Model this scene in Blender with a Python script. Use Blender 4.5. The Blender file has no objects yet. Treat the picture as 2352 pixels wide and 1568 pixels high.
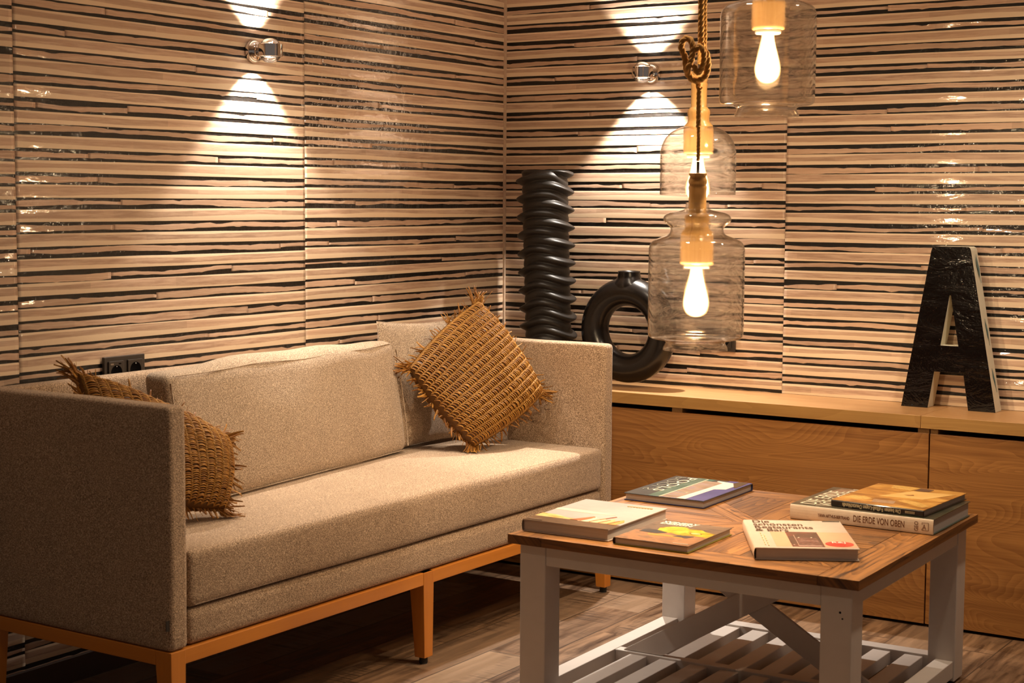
import bpy, bmesh, math, random
from mathutils import Vector, Matrix, noise as mnoise
random.seed(7)
sc = bpy.context.scene
COL = sc.collection
PI = math.pi

# ------------------------------------------------------------ camera, light, exposure
cam_d = bpy.data.cameras.new('camera')
cam = bpy.data.objects.new('camera', cam_d); COL.objects.link(cam)
rt = Vector((0.83957, 0.54322, 0.00576)); up = Vector((-0.05215, 0.07004, 0.99618)); fw = Vector((-0.54074, 0.83667, -0.08713))
mm = Matrix((rt, up, -fw)).transposed().to_4x4()
mm.translation = Vector((3.3333, -5.0963, 1.3098))
cam.matrix_world = mm
cam_d.sensor_width = 36; cam_d.lens = 3712.27/2352*36
cam_d.clip_start = .05; cam_d.clip_end = 60
cam_d.dof.use_dof = True; cam_d.dof.focus_distance = 5.15; cam_d.dof.aperture_fstop = 7.0
sc.camera = cam
sc.view_settings.view_transform = 'Standard'
sc.view_settings.look = 'None'
sc.view_settings.gamma = 1
sc.view_settings.use_curve_mapping = False
sc.view_settings.exposure = 0.0
sc.cycles.max_bounces = 14
sc.cycles.transparent_max_bounces = 24
sc.cycles.sample_clamp_indirect = 4.0

w = bpy.data.worlds.new('world'); sc.world = w; w.use_nodes = True
w.node_tree.nodes['Background'].inputs[0].default_value = (1.0, .80, .67, 1)
w.node_tree.nodes['Background'].inputs[1].default_value = .13

def spot(name, loc, tgt, power, ang, col, blend=.2, size=.01):
    d = bpy.data.lights.new(name, 'SPOT'); d.energy = power; d.spot_size = math.radians(ang); d.spot_blend = blend
    d.color = col; d.shadow_soft_size = size
    o = bpy.data.objects.new(name, d); COL.objects.link(o)
    o.location = loc; o.rotation_euler = (Vector(tgt)-Vector(loc)).to_track_quat('-Z', 'Y').to_euler()
    return o
SCONCE = [(.070, -1.393, 1.750), (.622, -.070, 1.755)]
SC_COL = (1.0, .90, .79)
for (sx, sy, sz), kd in zip(SCONCE, (58, 88)):
    spot('sconce_light_up', (sx, sy, sz), (sx, sy, sz+1), 42, 90, SC_COL, .30, .016)
    spot('sconce_light_down', (sx, sy, sz), (sx, sy, sz-1), kd, 90, SC_COL, .32, .016)
    # added fill spot, aimed outward to brighten seat and table, not the wall
    off = (.42, 0) if sx < .3 else (.25, -.45)
    spot('sconce_fill_light', (sx, sy, sz), (sx+off[0], sy+off[1], sz-1), 52 if sx < .3 else 125, 62, SC_COL, .8, .016)
# unseen fill spots added at ceiling height to brighten seat and walls
spot('ceiling_fill_light', (.48, -1.35, 2.62), (.48, -1.35, 0), 80, 60, (1.0, .87, .70), .55, .03)
for (lx, ly, pw) in [(1.25, -1.5, 62), (2.5, -.95, 96), (1.0, -3.6, 14), (3.0, -3.6, 20)]:
    spot('ceiling_fill_light', (lx, ly, 2.62), (lx, ly, 0), pw, 125, (1.0, .81, .60), .8, .05)

# ------------------------------------------------------------ helpers
def n1(x, seed):
    return mnoise.noise(Vector((x, seed*13.37+.5, seed*3.1)))

class MB:
    def __init__(s):
        s.v = []; s.f = []; s.uv = []; s.c = []; s.m = []; s.sm = []
    def face(s, idx, uv=None, mi=0, smooth=False):
        s.f.append(tuple(idx)); s.uv.append(uv); s.m.append(mi); s.sm.append(smooth)
    def vert(s, p, col=(0, 0, 0)):
        s.v.append(tuple(p)); s.c.append(col); return len(s.v)-1
    def box(s, a, b, grain=0, rnd=0., mi=0, M=None):
        x0, y0, z0 = a; x1, y1, z1 = b
        P = [(x0, y0, z0), (x1, y0, z0), (x1, y1, z0), (x0, y1, z0), (x0, y0, z1), (x1, y0, z1), (x1, y1, z1), (x0, y1, z1)]
        i0 = len(s.v)
        for p in P:
            s.vert(M @ Vector(p) if M else p, (rnd, rnd*7 % 1, 0))
        for q in [(0, 3, 2, 1), (4, 5, 6, 7), (0, 1, 5, 4), (1, 2, 6, 5), (2, 3, 7, 6), (3, 0, 4, 7)]:
            uv = []
            for k in q:
                p = P[k]; o = [p[j] for j in range(3) if j != grain]
                uv.append((p[grain]+rnd*17, o[0]+o[1]+rnd*5))
            s.face([i0+k for k in q], uv, mi)
    def grid(s, pts, closed_u=False, closed_v=False, mi=0, col=(0, 0, 0), smooth=True, uv=None):
        nu = len(pts); nv = len(pts[0]); i0 = len(s.v)
        for r in pts:
            for p in r: s.vert(p, col)
        for i in range(nu if closed_u else nu-1):
            for j in range(nv if closed_v else nv-1):
                a = (i, j); b = ((i+1) % nu, j); c = ((i+1) % nu, (j+1) % nv); d = (i, (j+1) % nv)
                s.face([i0+q[0]*nv+q[1] for q in (a, b, c, d)], uv(i, j) if uv else None, mi, smooth)
        return i0
    def tube(s, path, r, n=8, closed=False, mi=0, col=(0, 0, 0), caps=True, flat=None):
        path = [Vector(p) for p in path]; N = len(path)
        rs = r if isinstance(r, (list, tuple)) else [r]*N
        T = []
        for i in range(N):
            a = path[i-1] if (i > 0 or closed) else path[i]; b = path[(i+1) % N] if (i < N-1 or closed) else path[i]
            t = (b-a); t = t.normalized() if t.length > 1e-9 else Vector((0, 0, 1)); T.append(t)
        nrm = T[0].orthogonal().normalized(); rows = []
        for i in range(N):
            nrm = (nrm - T[i]*nrm.dot(T[i])).normalized(); bi = T[i].cross(nrm)
            rows.append([path[i]+(nrm*math.cos(2*PI*k/n)+bi*math.sin(2*PI*k/n)*(flat or 1))*rs[i] for k in range(n)])
        i0 = s.grid(rows, closed_u=closed, closed_v=True, mi=mi, col=col)
        if caps and not closed:
            s.face([i0+k for k in range(n)][::-1], None, mi); s.face([i0+(N-1)*n+k for k in range(n)], None, mi)
    def lathe(s, prof, c=(0, 0, 0), n=40, mi=0, axis=None, caps=False, col=(0, 0, 0)):
        rows = []
        for (r, z) in prof:
            row = []
            for k in range(n):
                p = Vector((r*math.cos(2*PI*k/n), r*math.sin(2*PI*k/n), z))
                if axis: p = axis @ p
                row.append(Vector(c)+p)
            rows.append(row)
        i0 = s.grid(rows, closed_v=True, mi=mi, col=col)
        if caps:
            s.face([i0+k for k in range(n)][::-1], None, mi); s.face([i0+(len(prof)-1)*n+k for k in range(n)], None, mi)
    def build(s, name, mats, parent=None, origin=None, bevel=None, seg=2, smooth_all=False, merge=False):
        if not isinstance(mats, (list, tuple)): mats = [mats]
        if origin is not None:
            o = Vector(origin); vv = [tuple(Vector(p)-o) for p in s.v]
        else: vv = s.v
        me = bpy.data.meshes.new(name); me.from_pydata(vv, [], s.f)
        for m in mats: me.materials.append(m)
        me.polygons.foreach_set('material_index', s.m)
        me.polygons.foreach_set('use_smooth', [True if smooth_all else q for q in s.sm])
        ca = me.color_attributes.new('Col', 'FLOAT_COLOR', 'POINT')
        fl = []
        for c in s.c: fl += [c[0], c[1], c[2], 1]
        ca.data.foreach_set('color', fl)
        if any(u is not None for u in s.uv):
            ul = me.uv_layers.new(name='UVMap'); k = []
            for fi, u in zip(s.f, s.uv):
                if u is None: k += [0, 0]*len(fi)
                else:
                    for q in u: k += [q[0], q[1]]
            ul.data.foreach_set('uv', k)
        me.update()
        if merge:
            bm = bmesh.new(); bm.from_mesh(me); bmesh.ops.remove_doubles(bm, verts=bm.verts, dist=1e-5)
            bmesh.ops.recalc_face_normals(bm, faces=bm.faces); bm.to_mesh(me); bm.free()
        o = bpy.data.objects.new(name, me); COL.objects.link(o)
        if origin is not None: o.location = origin
        if parent: o.parent = parent
        if bevel:
            b = o.modifiers.new('bevel', 'BEVEL'); b.width = bevel; b.segments = seg; b.limit_method = 'ANGLE'; b.angle_limit = math.radians(40)
            b.harden_normals = False
        return o

def tag(o, label, cat, group=None, kind=None):
    o['label'] = label; o['category'] = cat
    if group: o['group'] = group
    if kind: o['kind'] = kind
    return o
def thing(name, label, cat, loc=(0, 0, 0), rz=0., group=None):
    o = bpy.data.objects.new(name, None); COL.objects.link(o); o.empty_display_size = .1
    o.location = loc; o.rotation_euler = (0, 0, rz)
    return tag(o, label, cat, group)
def copy_tree(o, parent=None):
    c = o.copy(); COL.objects.link(c); c.parent = parent
    for ch in list(o.children): copy_tree(ch, c)
    return c

# ------------------------------------------------------------ materials
def newmat(name):
    m = bpy.data.materials.new(name); m.use_nodes = True
    nt = m.node_tree; b = nt.nodes['Principled BSDF']; return m, nt, b
def N(nt, t, **k):
    n = nt.nodes.new(t)
    for a, v in k.items():
        if a.startswith('_'): setattr(n, a[1:], v)
    return n
def setc(s, v): s.default_value = (*v, 1) if len(v) == 3 else v
def L(nt, a, b): nt.links.new(a, b)
def math_n(nt, op, a, b=None, c=None):
    n = nt.nodes.new('ShaderNodeMath'); n.operation = op
    for i, q in enumerate((a, b, c)):
        if q is None: continue
        if isinstance(q, (int, float)): n.inputs[i].default_value = q
        else: L(nt, q, n.inputs[i])
    return n.outputs[0]
def maprange(nt, v, a, b, c=0., d=1., smooth=False):
    n = nt.nodes.new('ShaderNodeMapRange')
    if smooth: n.interpolation_type = 'SMOOTHSTEP'
    L(nt, v, n.inputs[0])
    for i, q in enumerate((a, b, c, d)): 
        if isinstance(q, (int, float)): n.inputs[1+i].default_value = q
        else: L(nt, q, n.inputs[1+i])
    return n.outputs[0]
def mixc(nt, f, a, b, mode='MIX'):
    n = nt.nodes.new('ShaderNodeMix'); n.data_type = 'RGBA'; n.blend_type = mode
    if isinstance(f, (int, float)): n.inputs[0].default_value = f
    else: L(nt, f, n.inputs[0])
    for i, q in ((6, a), (7, b)):
        if isinstance(q, tuple): n.inputs[i].default_value = (*q, 1)
        else: L(nt, q, n.inputs[i])
    return n.outputs[2]
def noise_t(nt, vec, scale, detail=3, rough=.55, dist=0, dim='3D'):
    n = nt.nodes.new('ShaderNodeTexNoise'); n.noise_dimensions = dim
    L(nt, vec, n.inputs['Vector']); n.inputs['Scale'].default_value = scale; n.inputs['Detail'].default_value = detail
    n.inputs['Roughness'].default_value = rough; n.inputs['Distortion'].default_value = dist
    return n.outputs[0]
def vscale(nt, vec, s):
    n = nt.nodes.new('ShaderNodeVectorMath'); n.operation = 'MULTIPLY'; L(nt, vec, n.inputs[0]); n.inputs[1].default_value = s
    return n.outputs[0]
def bump(nt, b, h, strength, dist, coat=False):
    n = nt.nodes.new('ShaderNodeBump'); L(nt, h, n.inputs['Height']); n.inputs['Strength'].default_value = strength; n.inputs['Distance'].default_value = dist
    L(nt, n.outputs[0], b.inputs['Normal'])
    if coat: L(nt, n.outputs[0], b.inputs['Coat Normal'])
    return n
def plain(name, col, rough=.5, metal=0., coat=0., spec=.5, var=.06, bumps=0., scale=40):
    m, nt, b = newmat(name)
    tc = N(nt, 'ShaderNodeTexCoord').outputs['Object']
    nz = noise_t(nt, tc, scale, 3)
    c = mixc(nt, nz, tuple(x*(1-var) for x in col), tuple(min(1, x*(1+var)) for x in col))
    L(nt, c, b.inputs['Base Color'])
    b.inputs['Roughness'].default_value = rough; b.inputs['Metallic'].default_value = metal
    b.inputs['Coat Weight'].default_value = coat; b.inputs['Coat Roughness'].default_value = .08
    b.inputs['Specular IOR Level'].default_value = spec
    if bumps: bump(nt, b, nz, bumps, .002)
    return m
def wood(name, c1, c2, c3=None, rough=.45, coat=0., vfreq=60., ufreq=3., rings=.0, knots=0., bumps=.2, tint=.25, ringscale=6., flo=.3, fhi=.72, rcount=22.):
    """grain along UV.u (metres); Col.r = per-board random"""
    m, nt, b = newmat(name)
    uv = N(nt, 'ShaderNodeTexCoord').outputs['UV']
    at = N(nt, 'ShaderNodeAttribute', _attribute_name='Col').outputs['Color']
    sp = N(nt, 'ShaderNodeSeparateColor'); L(nt, at, sp.inputs[0]); rnd = sp.outputs[0]
    fine = noise_t(nt, vscale(nt, uv, (ufreq, vfreq, 1)), 1., 5, .65, .3)
    mid = noise_t(nt, vscale(nt, uv, (ufreq*.35, vfreq*.14, 1)), 1., 3, .5, .8)
    f = math_n(nt, 'ADD', math_n(nt, 'MULTIPLY', fine, .55), math_n(nt, 'MULTIPLY', mid, .45))
    if rings:
        wv = noise_t(nt, vscale(nt, uv, (1.1, ringscale, 1)), 1., 2, .4, .5)
        saw = math_n(nt, 'FRACT', math_n(nt, 'MULTIPLY', wv, rcount))
        f = math_n(nt, 'ADD', f, math_n(nt, 'MULTIPLY', math_n(nt, 'SUBTRACT', saw, .5), rings))
    f = maprange(nt, f, flo, fhi)
    c = mixc(nt, f, c1, c2)
    if c3:
        kn = noise_t(nt, vscale(nt, uv, (ufreq*.8, vfreq*.5, 1)), 1.3, 4, .6, 1.5)
        c = mixc(nt, maprange(nt, kn, .58, .72), c, c3)
    hv = math_n(nt, 'ADD', math_n(nt, 'MULTIPLY', rnd, tint), 1-tint*.5)
    vm = nt.nodes.new('ShaderNodeVectorMath'); vm.operation = 'SCALE'; L(nt, c, vm.inputs[0]); L(nt, hv, vm.inputs['Scale'])
    L(nt, vm.outputs[0], b.inputs['Base Color'])
    b.inputs['Roughness'].default_value = rough; b.inputs['Coat Weight'].default_value = coat; b.inputs['Coat Roughness'].default_value = .12
    bump(nt, b, fine, bumps, .001)
    return m

# striped wall boards
def m_board():
    m, nt, b = newmat('lacquered_strip_boards')
    uv = N(nt, 'ShaderNodeTexCoord').outputs['UV']
    su = N(nt, 'ShaderNodeSeparateXYZ'); L(nt, uv, su.inputs[0]); v = su.outputs[1]
    at = N(nt, 'ShaderNodeAttribute', _attribute_name='Col').outputs['Color']
    sp = N(nt, 'ShaderNodeSeparateColor'); L(nt, at, sp.inputs[0]); rnd, small, r2 = sp.outputs[0], sp.outputs[1], sp.outputs[2]
    uo = vscale(nt, uv, (1, 0, 0))
    na = noise_t(nt, uo, 1.3, 2, .4); nb = noise_t(nt, vscale(nt, uv, (-1, 0, 0)), 1.7, 2, .4)
    nf = noise_t(nt, uo, 45., 2, .5)
    lo = math_n(nt, 'ADD', maprange(nt, na, .35, .65, .14, .55), math_n(nt, 'MULTIPLY', math_n(nt, 'SUBTRACT', nf, .5), .05))
    hi = math_n(nt, 'ADD', maprange(nt, nb, .35, .65, .74, .95), math_n(nt, 'MULTIPLY', math_n(nt, 'SUBTRACT', nf, .5), .04))
    m1 = maprange(nt, math_n(nt, 'SUBTRACT', v, lo), -.015, .03); m2 = maprange(nt, math_n(nt, 'SUBTRACT', hi, v), -.015, .03)
    mask = math_n(nt, 'MAXIMUM', math_n(nt, 'MULTIPLY', m1, m2), small)
    g = noise_t(nt, vscale(nt, uv, (5, 2.6, 1)), 1.6, 5, .62, .35)
    g2 = noise_t(nt, vscale(nt, uv, (14, 9, 1)), 1.5, 4, .6, .2)
    br = mixc(nt, maprange(nt, g, .38, .62), (.42, .265, .18), (.64, .455, .32))
    br = mixc(nt, maprange(nt, g2, .55, .72, 0, .75), br, (.33, .19, .125))
    br2 = mixc(nt, maprange(nt, r2, 0, 1, 0, .55), br, (.62, .41, .27))
    jn = nt.nodes.new('ShaderNodeTexVoronoi'); jn.voronoi_dimensions = '1D'; L(nt, math_n(nt, 'ADD', su.outputs[0], math_n(nt, 'MULTIPLY', rnd, 40.)), jn.inputs['W']); jn.inputs['Scale'].default_value = 2.6
    js = N(nt, 'ShaderNodeSeparateColor'); L(nt, jn.outputs['Color'], js.inputs[0])
    big_t = mixc(nt, js.outputs[0], (.88, .88, .88), (1.10, 1.10, 1.12))
    br2 = mixc(nt, 1., br2, big_t, 'MULTIPLY')
    cream = mixc(nt, g2, (.78, .60, .42), (.86, .68, .48))
    c = mixc(nt, mask, cream, br2)
    hv = maprange(nt, rnd, 0, 1, .90, 1.06)
    vm = nt.nodes.new('ShaderNodeVectorMath'); vm.operation = 'SCALE'; L(nt, c, vm.inputs[0]); L(nt, hv, vm.inputs['Scale'])
    L(nt, vm.outputs[0], b.inputs['Base Color'])
    b.inputs['Roughness'].default_value = .5
    b.inputs['Coat Weight'].default_value = 1.; b.inputs['Coat Roughness'].default_value = .06
    tc = N(nt, 'ShaderNodeTexCoord').outputs['Object']
    h1 = noise_t(nt, tc, 170., 2, .5); h2 = noise_t(nt, vscale(nt, tc, (1, 1, 3.2)), 17., 2, .5)
    hh = math_n(nt, 'ADD', math_n(nt, 'MULTIPLY', h1, .12), h2)
    cb_ = bump(nt, b, math_n(nt, 'MULTIPLY', h1, 1.), .18, .0010)
    tl = math_n(nt, 'MULTIPLY', math_n(nt, 'MULTIPLY', v, math_n(nt, 'SUBTRACT', r2, .5)), .034*.34)
    hm = math_n(nt, 'ADD', tl, math_n(nt, 'MULTIPLY', hh, .00085))
    c2_ = nt.nodes.new('ShaderNodeBump'); L(nt, hm, c2_.inputs['Height']); c2_.inputs['Strength'].default_value = 1.; c2_.inputs['Distance'].default_value = 1.
    L(nt, c2_.outputs[0], b.inputs['Coat Normal'])
    return m
def m_backing():
    m, nt, b = newmat('black_ribbed_backing')
    tc = N(nt, 'ShaderNodeTexCoord').outputs['UV']
    nz = noise_t(nt, vscale(nt, tc, (450, 6, 1)), 1., 2, .5)
    L(nt, mixc(nt, nz, (.002, .0016, .0013), (.010, .007, .005)), b.inputs['Base Color'])
    b.inputs['Roughness'].default_value = .5; b.inputs['Specular IOR Level'].default_value = .3; b.inputs['Coat Weight'].default_value = .6; b.inputs['Coat Roughness'].default_value = .08
    n2 = noise_t(nt, tc, 42., 2, .5)
    hm = math_n(nt, 'ADD', math_n(nt, 'MULTIPLY', nz, .0002), math_n(nt, 'MULTIPLY', n2, .0028))
    bump(nt, b, hm, 1., 1., True)
    return m
def m_fabric(name, ca, cb, cc, scale=430., st=.9):
    m, nt, b = newmat(name)
    tc = N(nt, 'ShaderNodeTexCoord').outputs['Object']
    n_ = noise_t(nt, tc, scale, 2, .6, .4); big = noise_t(nt, tc, 9., 2, .5)
    vo = nt.nodes.new('ShaderNodeTexVoronoi'); L(nt, tc, vo.inputs['Vector']); vo.inputs['Scale'].default_value = scale*.9
    f = math_n(nt, 'ADD', math_n(nt, 'MULTIPLY', n_, .7), math_n(nt, 'MULTIPLY', vo.outputs['Distance'], .45))
    c = mixc(nt, maprange(nt, f, .44, .72), ca, cb)
    c = mixc(nt, maprange(nt, n_, .56, .68, 0, .8), c, cc)
    c = mixc(nt, maprange(nt, big, .3, .7, 0, .12), c, cb)
    L(nt, c, b.inputs['Base Color'])
    b.inputs['Roughness'].default_value = .95; b.inputs['Specular IOR Level'].default_value = .15
    b.inputs['Sheen Weight'].default_value = .25; b.inputs['Sheen Roughness'].default_value = .5
    bump(nt, b, f, st, .0016)
    return m
def m_glass(name, tint, tr=.5):
    m, nt, b = newmat(name); nt.nodes.remove(b)
    out = nt.nodes['Material Output']
    tc = N(nt, 'ShaderNodeTexCoord').outputs['Object']
    nz = noise_t(nt, vscale(nt, tc, (1, 1, 2.4)), 6.5, 1, .4, .2)
    bp = nt.nodes.new('ShaderNodeBump'); L(nt, nz, bp.inputs['Height']); bp.inputs['Strength'].default_value = 1.; bp.inputs['Distance'].default_value = .045
    r = nt.nodes.new('ShaderNodeBsdfRefraction'); r.inputs['IOR'].default_value = 1.06; r.inputs['Roughness'].default_value = 0.; setc(r.inputs['Color'], tint)
    L(nt, bp.outputs[0], r.inputs['Normal'])
    t = nt.nodes.new('ShaderNodeBsdfTransparent'); setc(t.inputs['Color'], tint)
    lw = nt.nodes.new('ShaderNodeLayerWeight'); lw.inputs[0].default_value = .5; fc = lw.outputs['Facing']
    mx = nt.nodes.new('ShaderNodeMixShader'); L(nt, maprange(nt, fc, .3, .65, tr, 1.), mx.inputs[0])
    L(nt, r.outputs[0], mx.inputs[1]); L(nt, t.outputs[0], mx.inputs[2])
    g = nt.nodes.new('ShaderNodeBsdfGlossy'); g.inputs['Roughness'].default_value = .02
    fr_ = math_n(nt, 'ADD', math_n(nt, 'MULTIPLY', math_n(nt, 'POWER', fc, 3.2), .85), .05)
    m2 = nt.nodes.new('ShaderNodeMixShader'); L(nt, fr_, m2.inputs[0]); L(nt, mx.outputs[0], m2.inputs[1]); L(nt, g.outputs[0], m2.inputs[2])
    L(nt, m2.outputs[0], out.inputs[0])
    return m
def m_lens():
    m, nt, b = newmat('lens_glass'); nt.nodes.remove(b); out = nt.nodes['Material Output']
    lw = nt.nodes.new('ShaderNodeFresnel'); lw.inputs[0].default_value = 1.5
    g = nt.nodes.new('ShaderNodeBsdfGlossy'); g.inputs['Roughness'].default_value = .02
    t = nt.nodes.new('ShaderNodeBsdfTransparent'); setc(t.inputs['Color'], (.97, .97, .97))
    mx = nt.nodes.new('ShaderNodeMixShader'); L(nt, lw.outputs[0], mx.inputs[0]); L(nt, t.outputs[0], mx.inputs[1]); L(nt, g.outputs[0], mx.inputs[2])
    L(nt, mx.outputs[0], out.inputs[0]); return m
def m_emit(name, col, st):
    m, nt, b = newmat(name); nt.nodes.remove(b); out = nt.nodes['Material Output']
    e = nt.nodes.new('ShaderNodeEmission'); setc(e.inputs[0], col); e.inputs[1].default_value = st; L(nt, e.outputs[0], out.inputs[0]); return m
def m_bulb():
    m, nt, b = newmat('glowing_bulb_glass'); nt.nodes.remove(b); out = nt.nodes['Material Output']
    lw = nt.nodes.new('ShaderNodeLayerWeight'); lw.inputs[0].default_value = .35
    e = nt.nodes.new('ShaderNodeEmission')
    cr = nt.nodes.new('ShaderNodeValToRGB'); L(nt, lw.outputs['Facing'], cr.inputs[0])
    cr.color_ramp.elements[0].color = (1, .62, .28, 1); cr.color_ramp.elements[1].color = (1, .42, .10, 1)
    L(nt, cr.outputs[0], e.inputs[0])
    L(nt, maprange(nt, lw.outputs['Facing'], .1, .75, BULB, BULB*.02), e.inputs[1])
    t = nt.nodes.new('ShaderNodeBsdfTransparent'); mx = nt.nodes.new('ShaderNodeMixShader'); mx.inputs[0].default_value = .5
    L(nt, t.outputs[0], mx.inputs[1]); L(nt, e.outputs[0], mx.inputs[2]); L(nt, mx.outputs[0], out.inputs[0]); return m
BULB = 22.

M_board = m_board(); M_back = m_backing()
M_fab = m_fabric('tweed_upholstery', (.13, .078, .042), (.54, .375, .24), (.76, .59, .42))
M_fab2 = m_fabric('tweed_cushion', (.17, .115, .07), (.52, .385, .26), (.72, .57, .42), 400)
M_orange = wood('honey_stained_beech', (.50, .165, .018), (.64, .24, .034), None, .42, .15, 40, 2, bumps=.05, tint=.1)
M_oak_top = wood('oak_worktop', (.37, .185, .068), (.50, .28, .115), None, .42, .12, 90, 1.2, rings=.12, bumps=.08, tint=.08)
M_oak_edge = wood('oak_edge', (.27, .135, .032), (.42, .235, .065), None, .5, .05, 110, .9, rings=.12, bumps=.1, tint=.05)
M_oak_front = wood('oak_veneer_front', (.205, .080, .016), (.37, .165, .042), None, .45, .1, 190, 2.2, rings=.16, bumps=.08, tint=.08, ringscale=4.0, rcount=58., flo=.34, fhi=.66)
M_table = wood('reclaimed_elm_top', (.09, .035, .010), (.31, .135, .036), (.040, .016, .007), .42, .2, 62, 2.6, rings=.15, bumps=.5, tint=.60, flo=.36, fhi=.62)
M_tedge = wood('dark_elm_edge', (.06, .022, .007), (.20, .080, .022), (.03, .012, .006), .5, .1, 62, 2.6, rings=.1, bumps=.5, tint=.6, flo=.36, fhi=.62)  # darker elm for the side faces of the top boards
M_white = plain('chalky_white_paint', (.66, .585, .52), .55, var=.05, bumps=.1, scale=25)
M_black_plastic = plain('black_plastic', (.030, .022, .017), .38, var=.1)
M_hole = plain('socket_well', (.003, .0025, .0025), .9, spec=.05)
M_dark = plain('dark_recess', (.012, .008, .006), .8)
M_chrome = plain('polished_chrome', (.85, .82, .80), .04, 1.0, var=.01)
M_steel = plain('steel_contact', (.6, .58, .55), .2, 1.0, var=.01)
M_lens = m_lens()
M_core = m_emit('lamp_core', (1, .93, .82), 60.)
M_black_cer = plain('matt_black_ceramic', (.018, .015, .013), .42, coat=.0, spec=.4, var=.1, bumps=.05, scale=60)
M_black_gloss = plain('satin_black_ceramic', (.007, .005, .004), .27, coat=.0, spec=.38, var=.1)
M_rub = plain('black_rubber', (.01, .01, .01), .6)
M_bulb = m_bulb()
M_shade = m_glass('rippled_clear_glass', (.985, .978, .965), .55)
M_turned = wood('turned_pine', (.48, .24, .060), (.64, .37, .13), (.32, .14, .035), .4, .2, 60, 4, bumps=.05, tint=.1)
M_cord = plain('black_cord', (.02, .015, .012), .6)
M_skirt = plain('dark_skirting', (.05, .025, .015), .5)
M_trimw = plain('corner_trim_wood', (.60, .44, .31), .5)
M_ceil = plain('ceiling_paint', (.62, .52, .44), .8)

def m_rope():
    m, nt, b = newmat('jute_rope')
    tc = N(nt, 'ShaderNodeTexCoord').outputs['Object']
    nz = noise_t(nt, tc, 600., 3, .7)
    L(nt, mixc(nt, nz, (.30, .13, .02), (.66, .36, .09)), b.inputs['Base Color']); b.inputs['Roughness'].default_value = .9
    bump(nt, b, nz, .8, .001); return m
M_rope = m_rope()
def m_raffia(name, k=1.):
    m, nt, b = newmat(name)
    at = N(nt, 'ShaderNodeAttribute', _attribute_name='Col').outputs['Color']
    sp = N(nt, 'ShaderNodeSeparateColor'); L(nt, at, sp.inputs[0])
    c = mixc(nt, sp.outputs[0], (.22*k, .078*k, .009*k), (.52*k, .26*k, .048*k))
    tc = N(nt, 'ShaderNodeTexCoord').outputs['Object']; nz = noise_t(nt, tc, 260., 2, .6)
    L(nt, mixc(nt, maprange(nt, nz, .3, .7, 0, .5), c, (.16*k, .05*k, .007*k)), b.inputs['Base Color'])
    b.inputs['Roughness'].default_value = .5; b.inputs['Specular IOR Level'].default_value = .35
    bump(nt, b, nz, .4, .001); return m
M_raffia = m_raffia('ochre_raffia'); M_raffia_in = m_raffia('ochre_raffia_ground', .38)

def m_floor():
    m, nt, b = newmat('reclaimed_plank_floor')
    tc = N(nt, 'ShaderNodeTexCoord').outputs['Object']
    sx = N(nt, 'ShaderNodeSeparateXYZ'); L(nt, tc, sx.inputs[0])
    cb = N(nt, 'ShaderNodeCombineXYZ'); L(nt, sx.outputs[1], cb.inputs[0]); L(nt, sx.outputs[0], cb.inputs[1])
    vec = cb.outputs[0]
    def brick(wd, ht, off, mort):
        n = nt.nodes.new('ShaderNodeTexBrick'); L(nt, vec, n.inputs['Vector']); n.offset = off; n.offset_frequency = 2
        n.inputs['Scale'].default_value = 1; n.inputs['Mortar Size'].default_value = mort; n.inputs['Mortar Smooth'].default_value = 0.; n.inputs['Bias'].default_value = 0
        n.inputs['Brick Width'].default_value = wd; n.inputs['Row Height'].default_value = ht
        setc(n.inputs['Color1'], (0, 0, 0)); setc(n.inputs['Color2'], (1, 1, 1)); setc(n.inputs['Mortar'], (.5, .5, .5)); return n
    b1 = brick(1.25, .155, .37, .0022); b2 = brick(.62, .155, .43, 0.)
    s1 = N(nt, 'ShaderNodeSeparateColor'); L(nt, b1.outputs['Color'], s1.inputs[0]); r1 = s1.outputs[0]
    s2 = N(nt, 'ShaderNodeSeparateColor'); L(nt, b2.outputs['Color'], s2.inputs[0]); r2 = s2.outputs[0]
    of = N(nt, 'ShaderNodeCombineXYZ'); L(nt, math_n(nt, 'MULTIPLY', r1, 31.), of.inputs[0]); L(nt, math_n(nt, 'MULTIPLY', r2, 17.), of.inputs[1])
    ad = N(nt, 'ShaderNodeVectorMath', _operation='ADD'); L(nt, vec, ad.inputs[0]); L(nt, of.outputs[0], ad.inputs[1])
    g = noise_t(nt, vscale(nt, ad.outputs[0], (3.0, 26, 1)), 1., 5, .65, .6)
    saw = noise_t(nt, vscale(nt, ad.outputs[0], (150, 5., 1)), 1., 3, .6, .3)
    patch = noise_t(nt, vscale(nt, ad.outputs[0], (2.2, 7, 1)), 1., 2, .5, .5)
    c = mixc(nt, maprange(nt, g, .36, .64), (.055, .027, .013), (.27, .155, .080))
    c = mixc(nt, maprange(nt, r2, .55, .9, 0, .75), c, (.34, .23, .145))
    c = mixc(nt, maprange(nt, r1, .5, .95, 0, .35), c, (.14, .08, .05))
    sw = math_n(nt, 'MULTIPLY', maprange(nt, saw, .48, .62), maprange(nt, patch, .46, .6))
    c = mixc(nt, math_n(nt, 'MULTIPLY', sw, .85), c, (.045, .024, .013))
    c = mixc(nt, math_n(nt, 'MULTIPLY', b1.outputs['Fac'], .8), c, (.04, .022, .012))
    L(nt, c, b.inputs['Base Color'])
    L(nt, maprange(nt, g, .3, .7, .34, .55), b.inputs['Roughness'])
    hh = math_n(nt, 'ADD', math_n(nt, 'MULTIPLY', saw, .5), g)
    bump(nt, b, hh, .35, .0012); return m
M_floor = m_floor()

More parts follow.
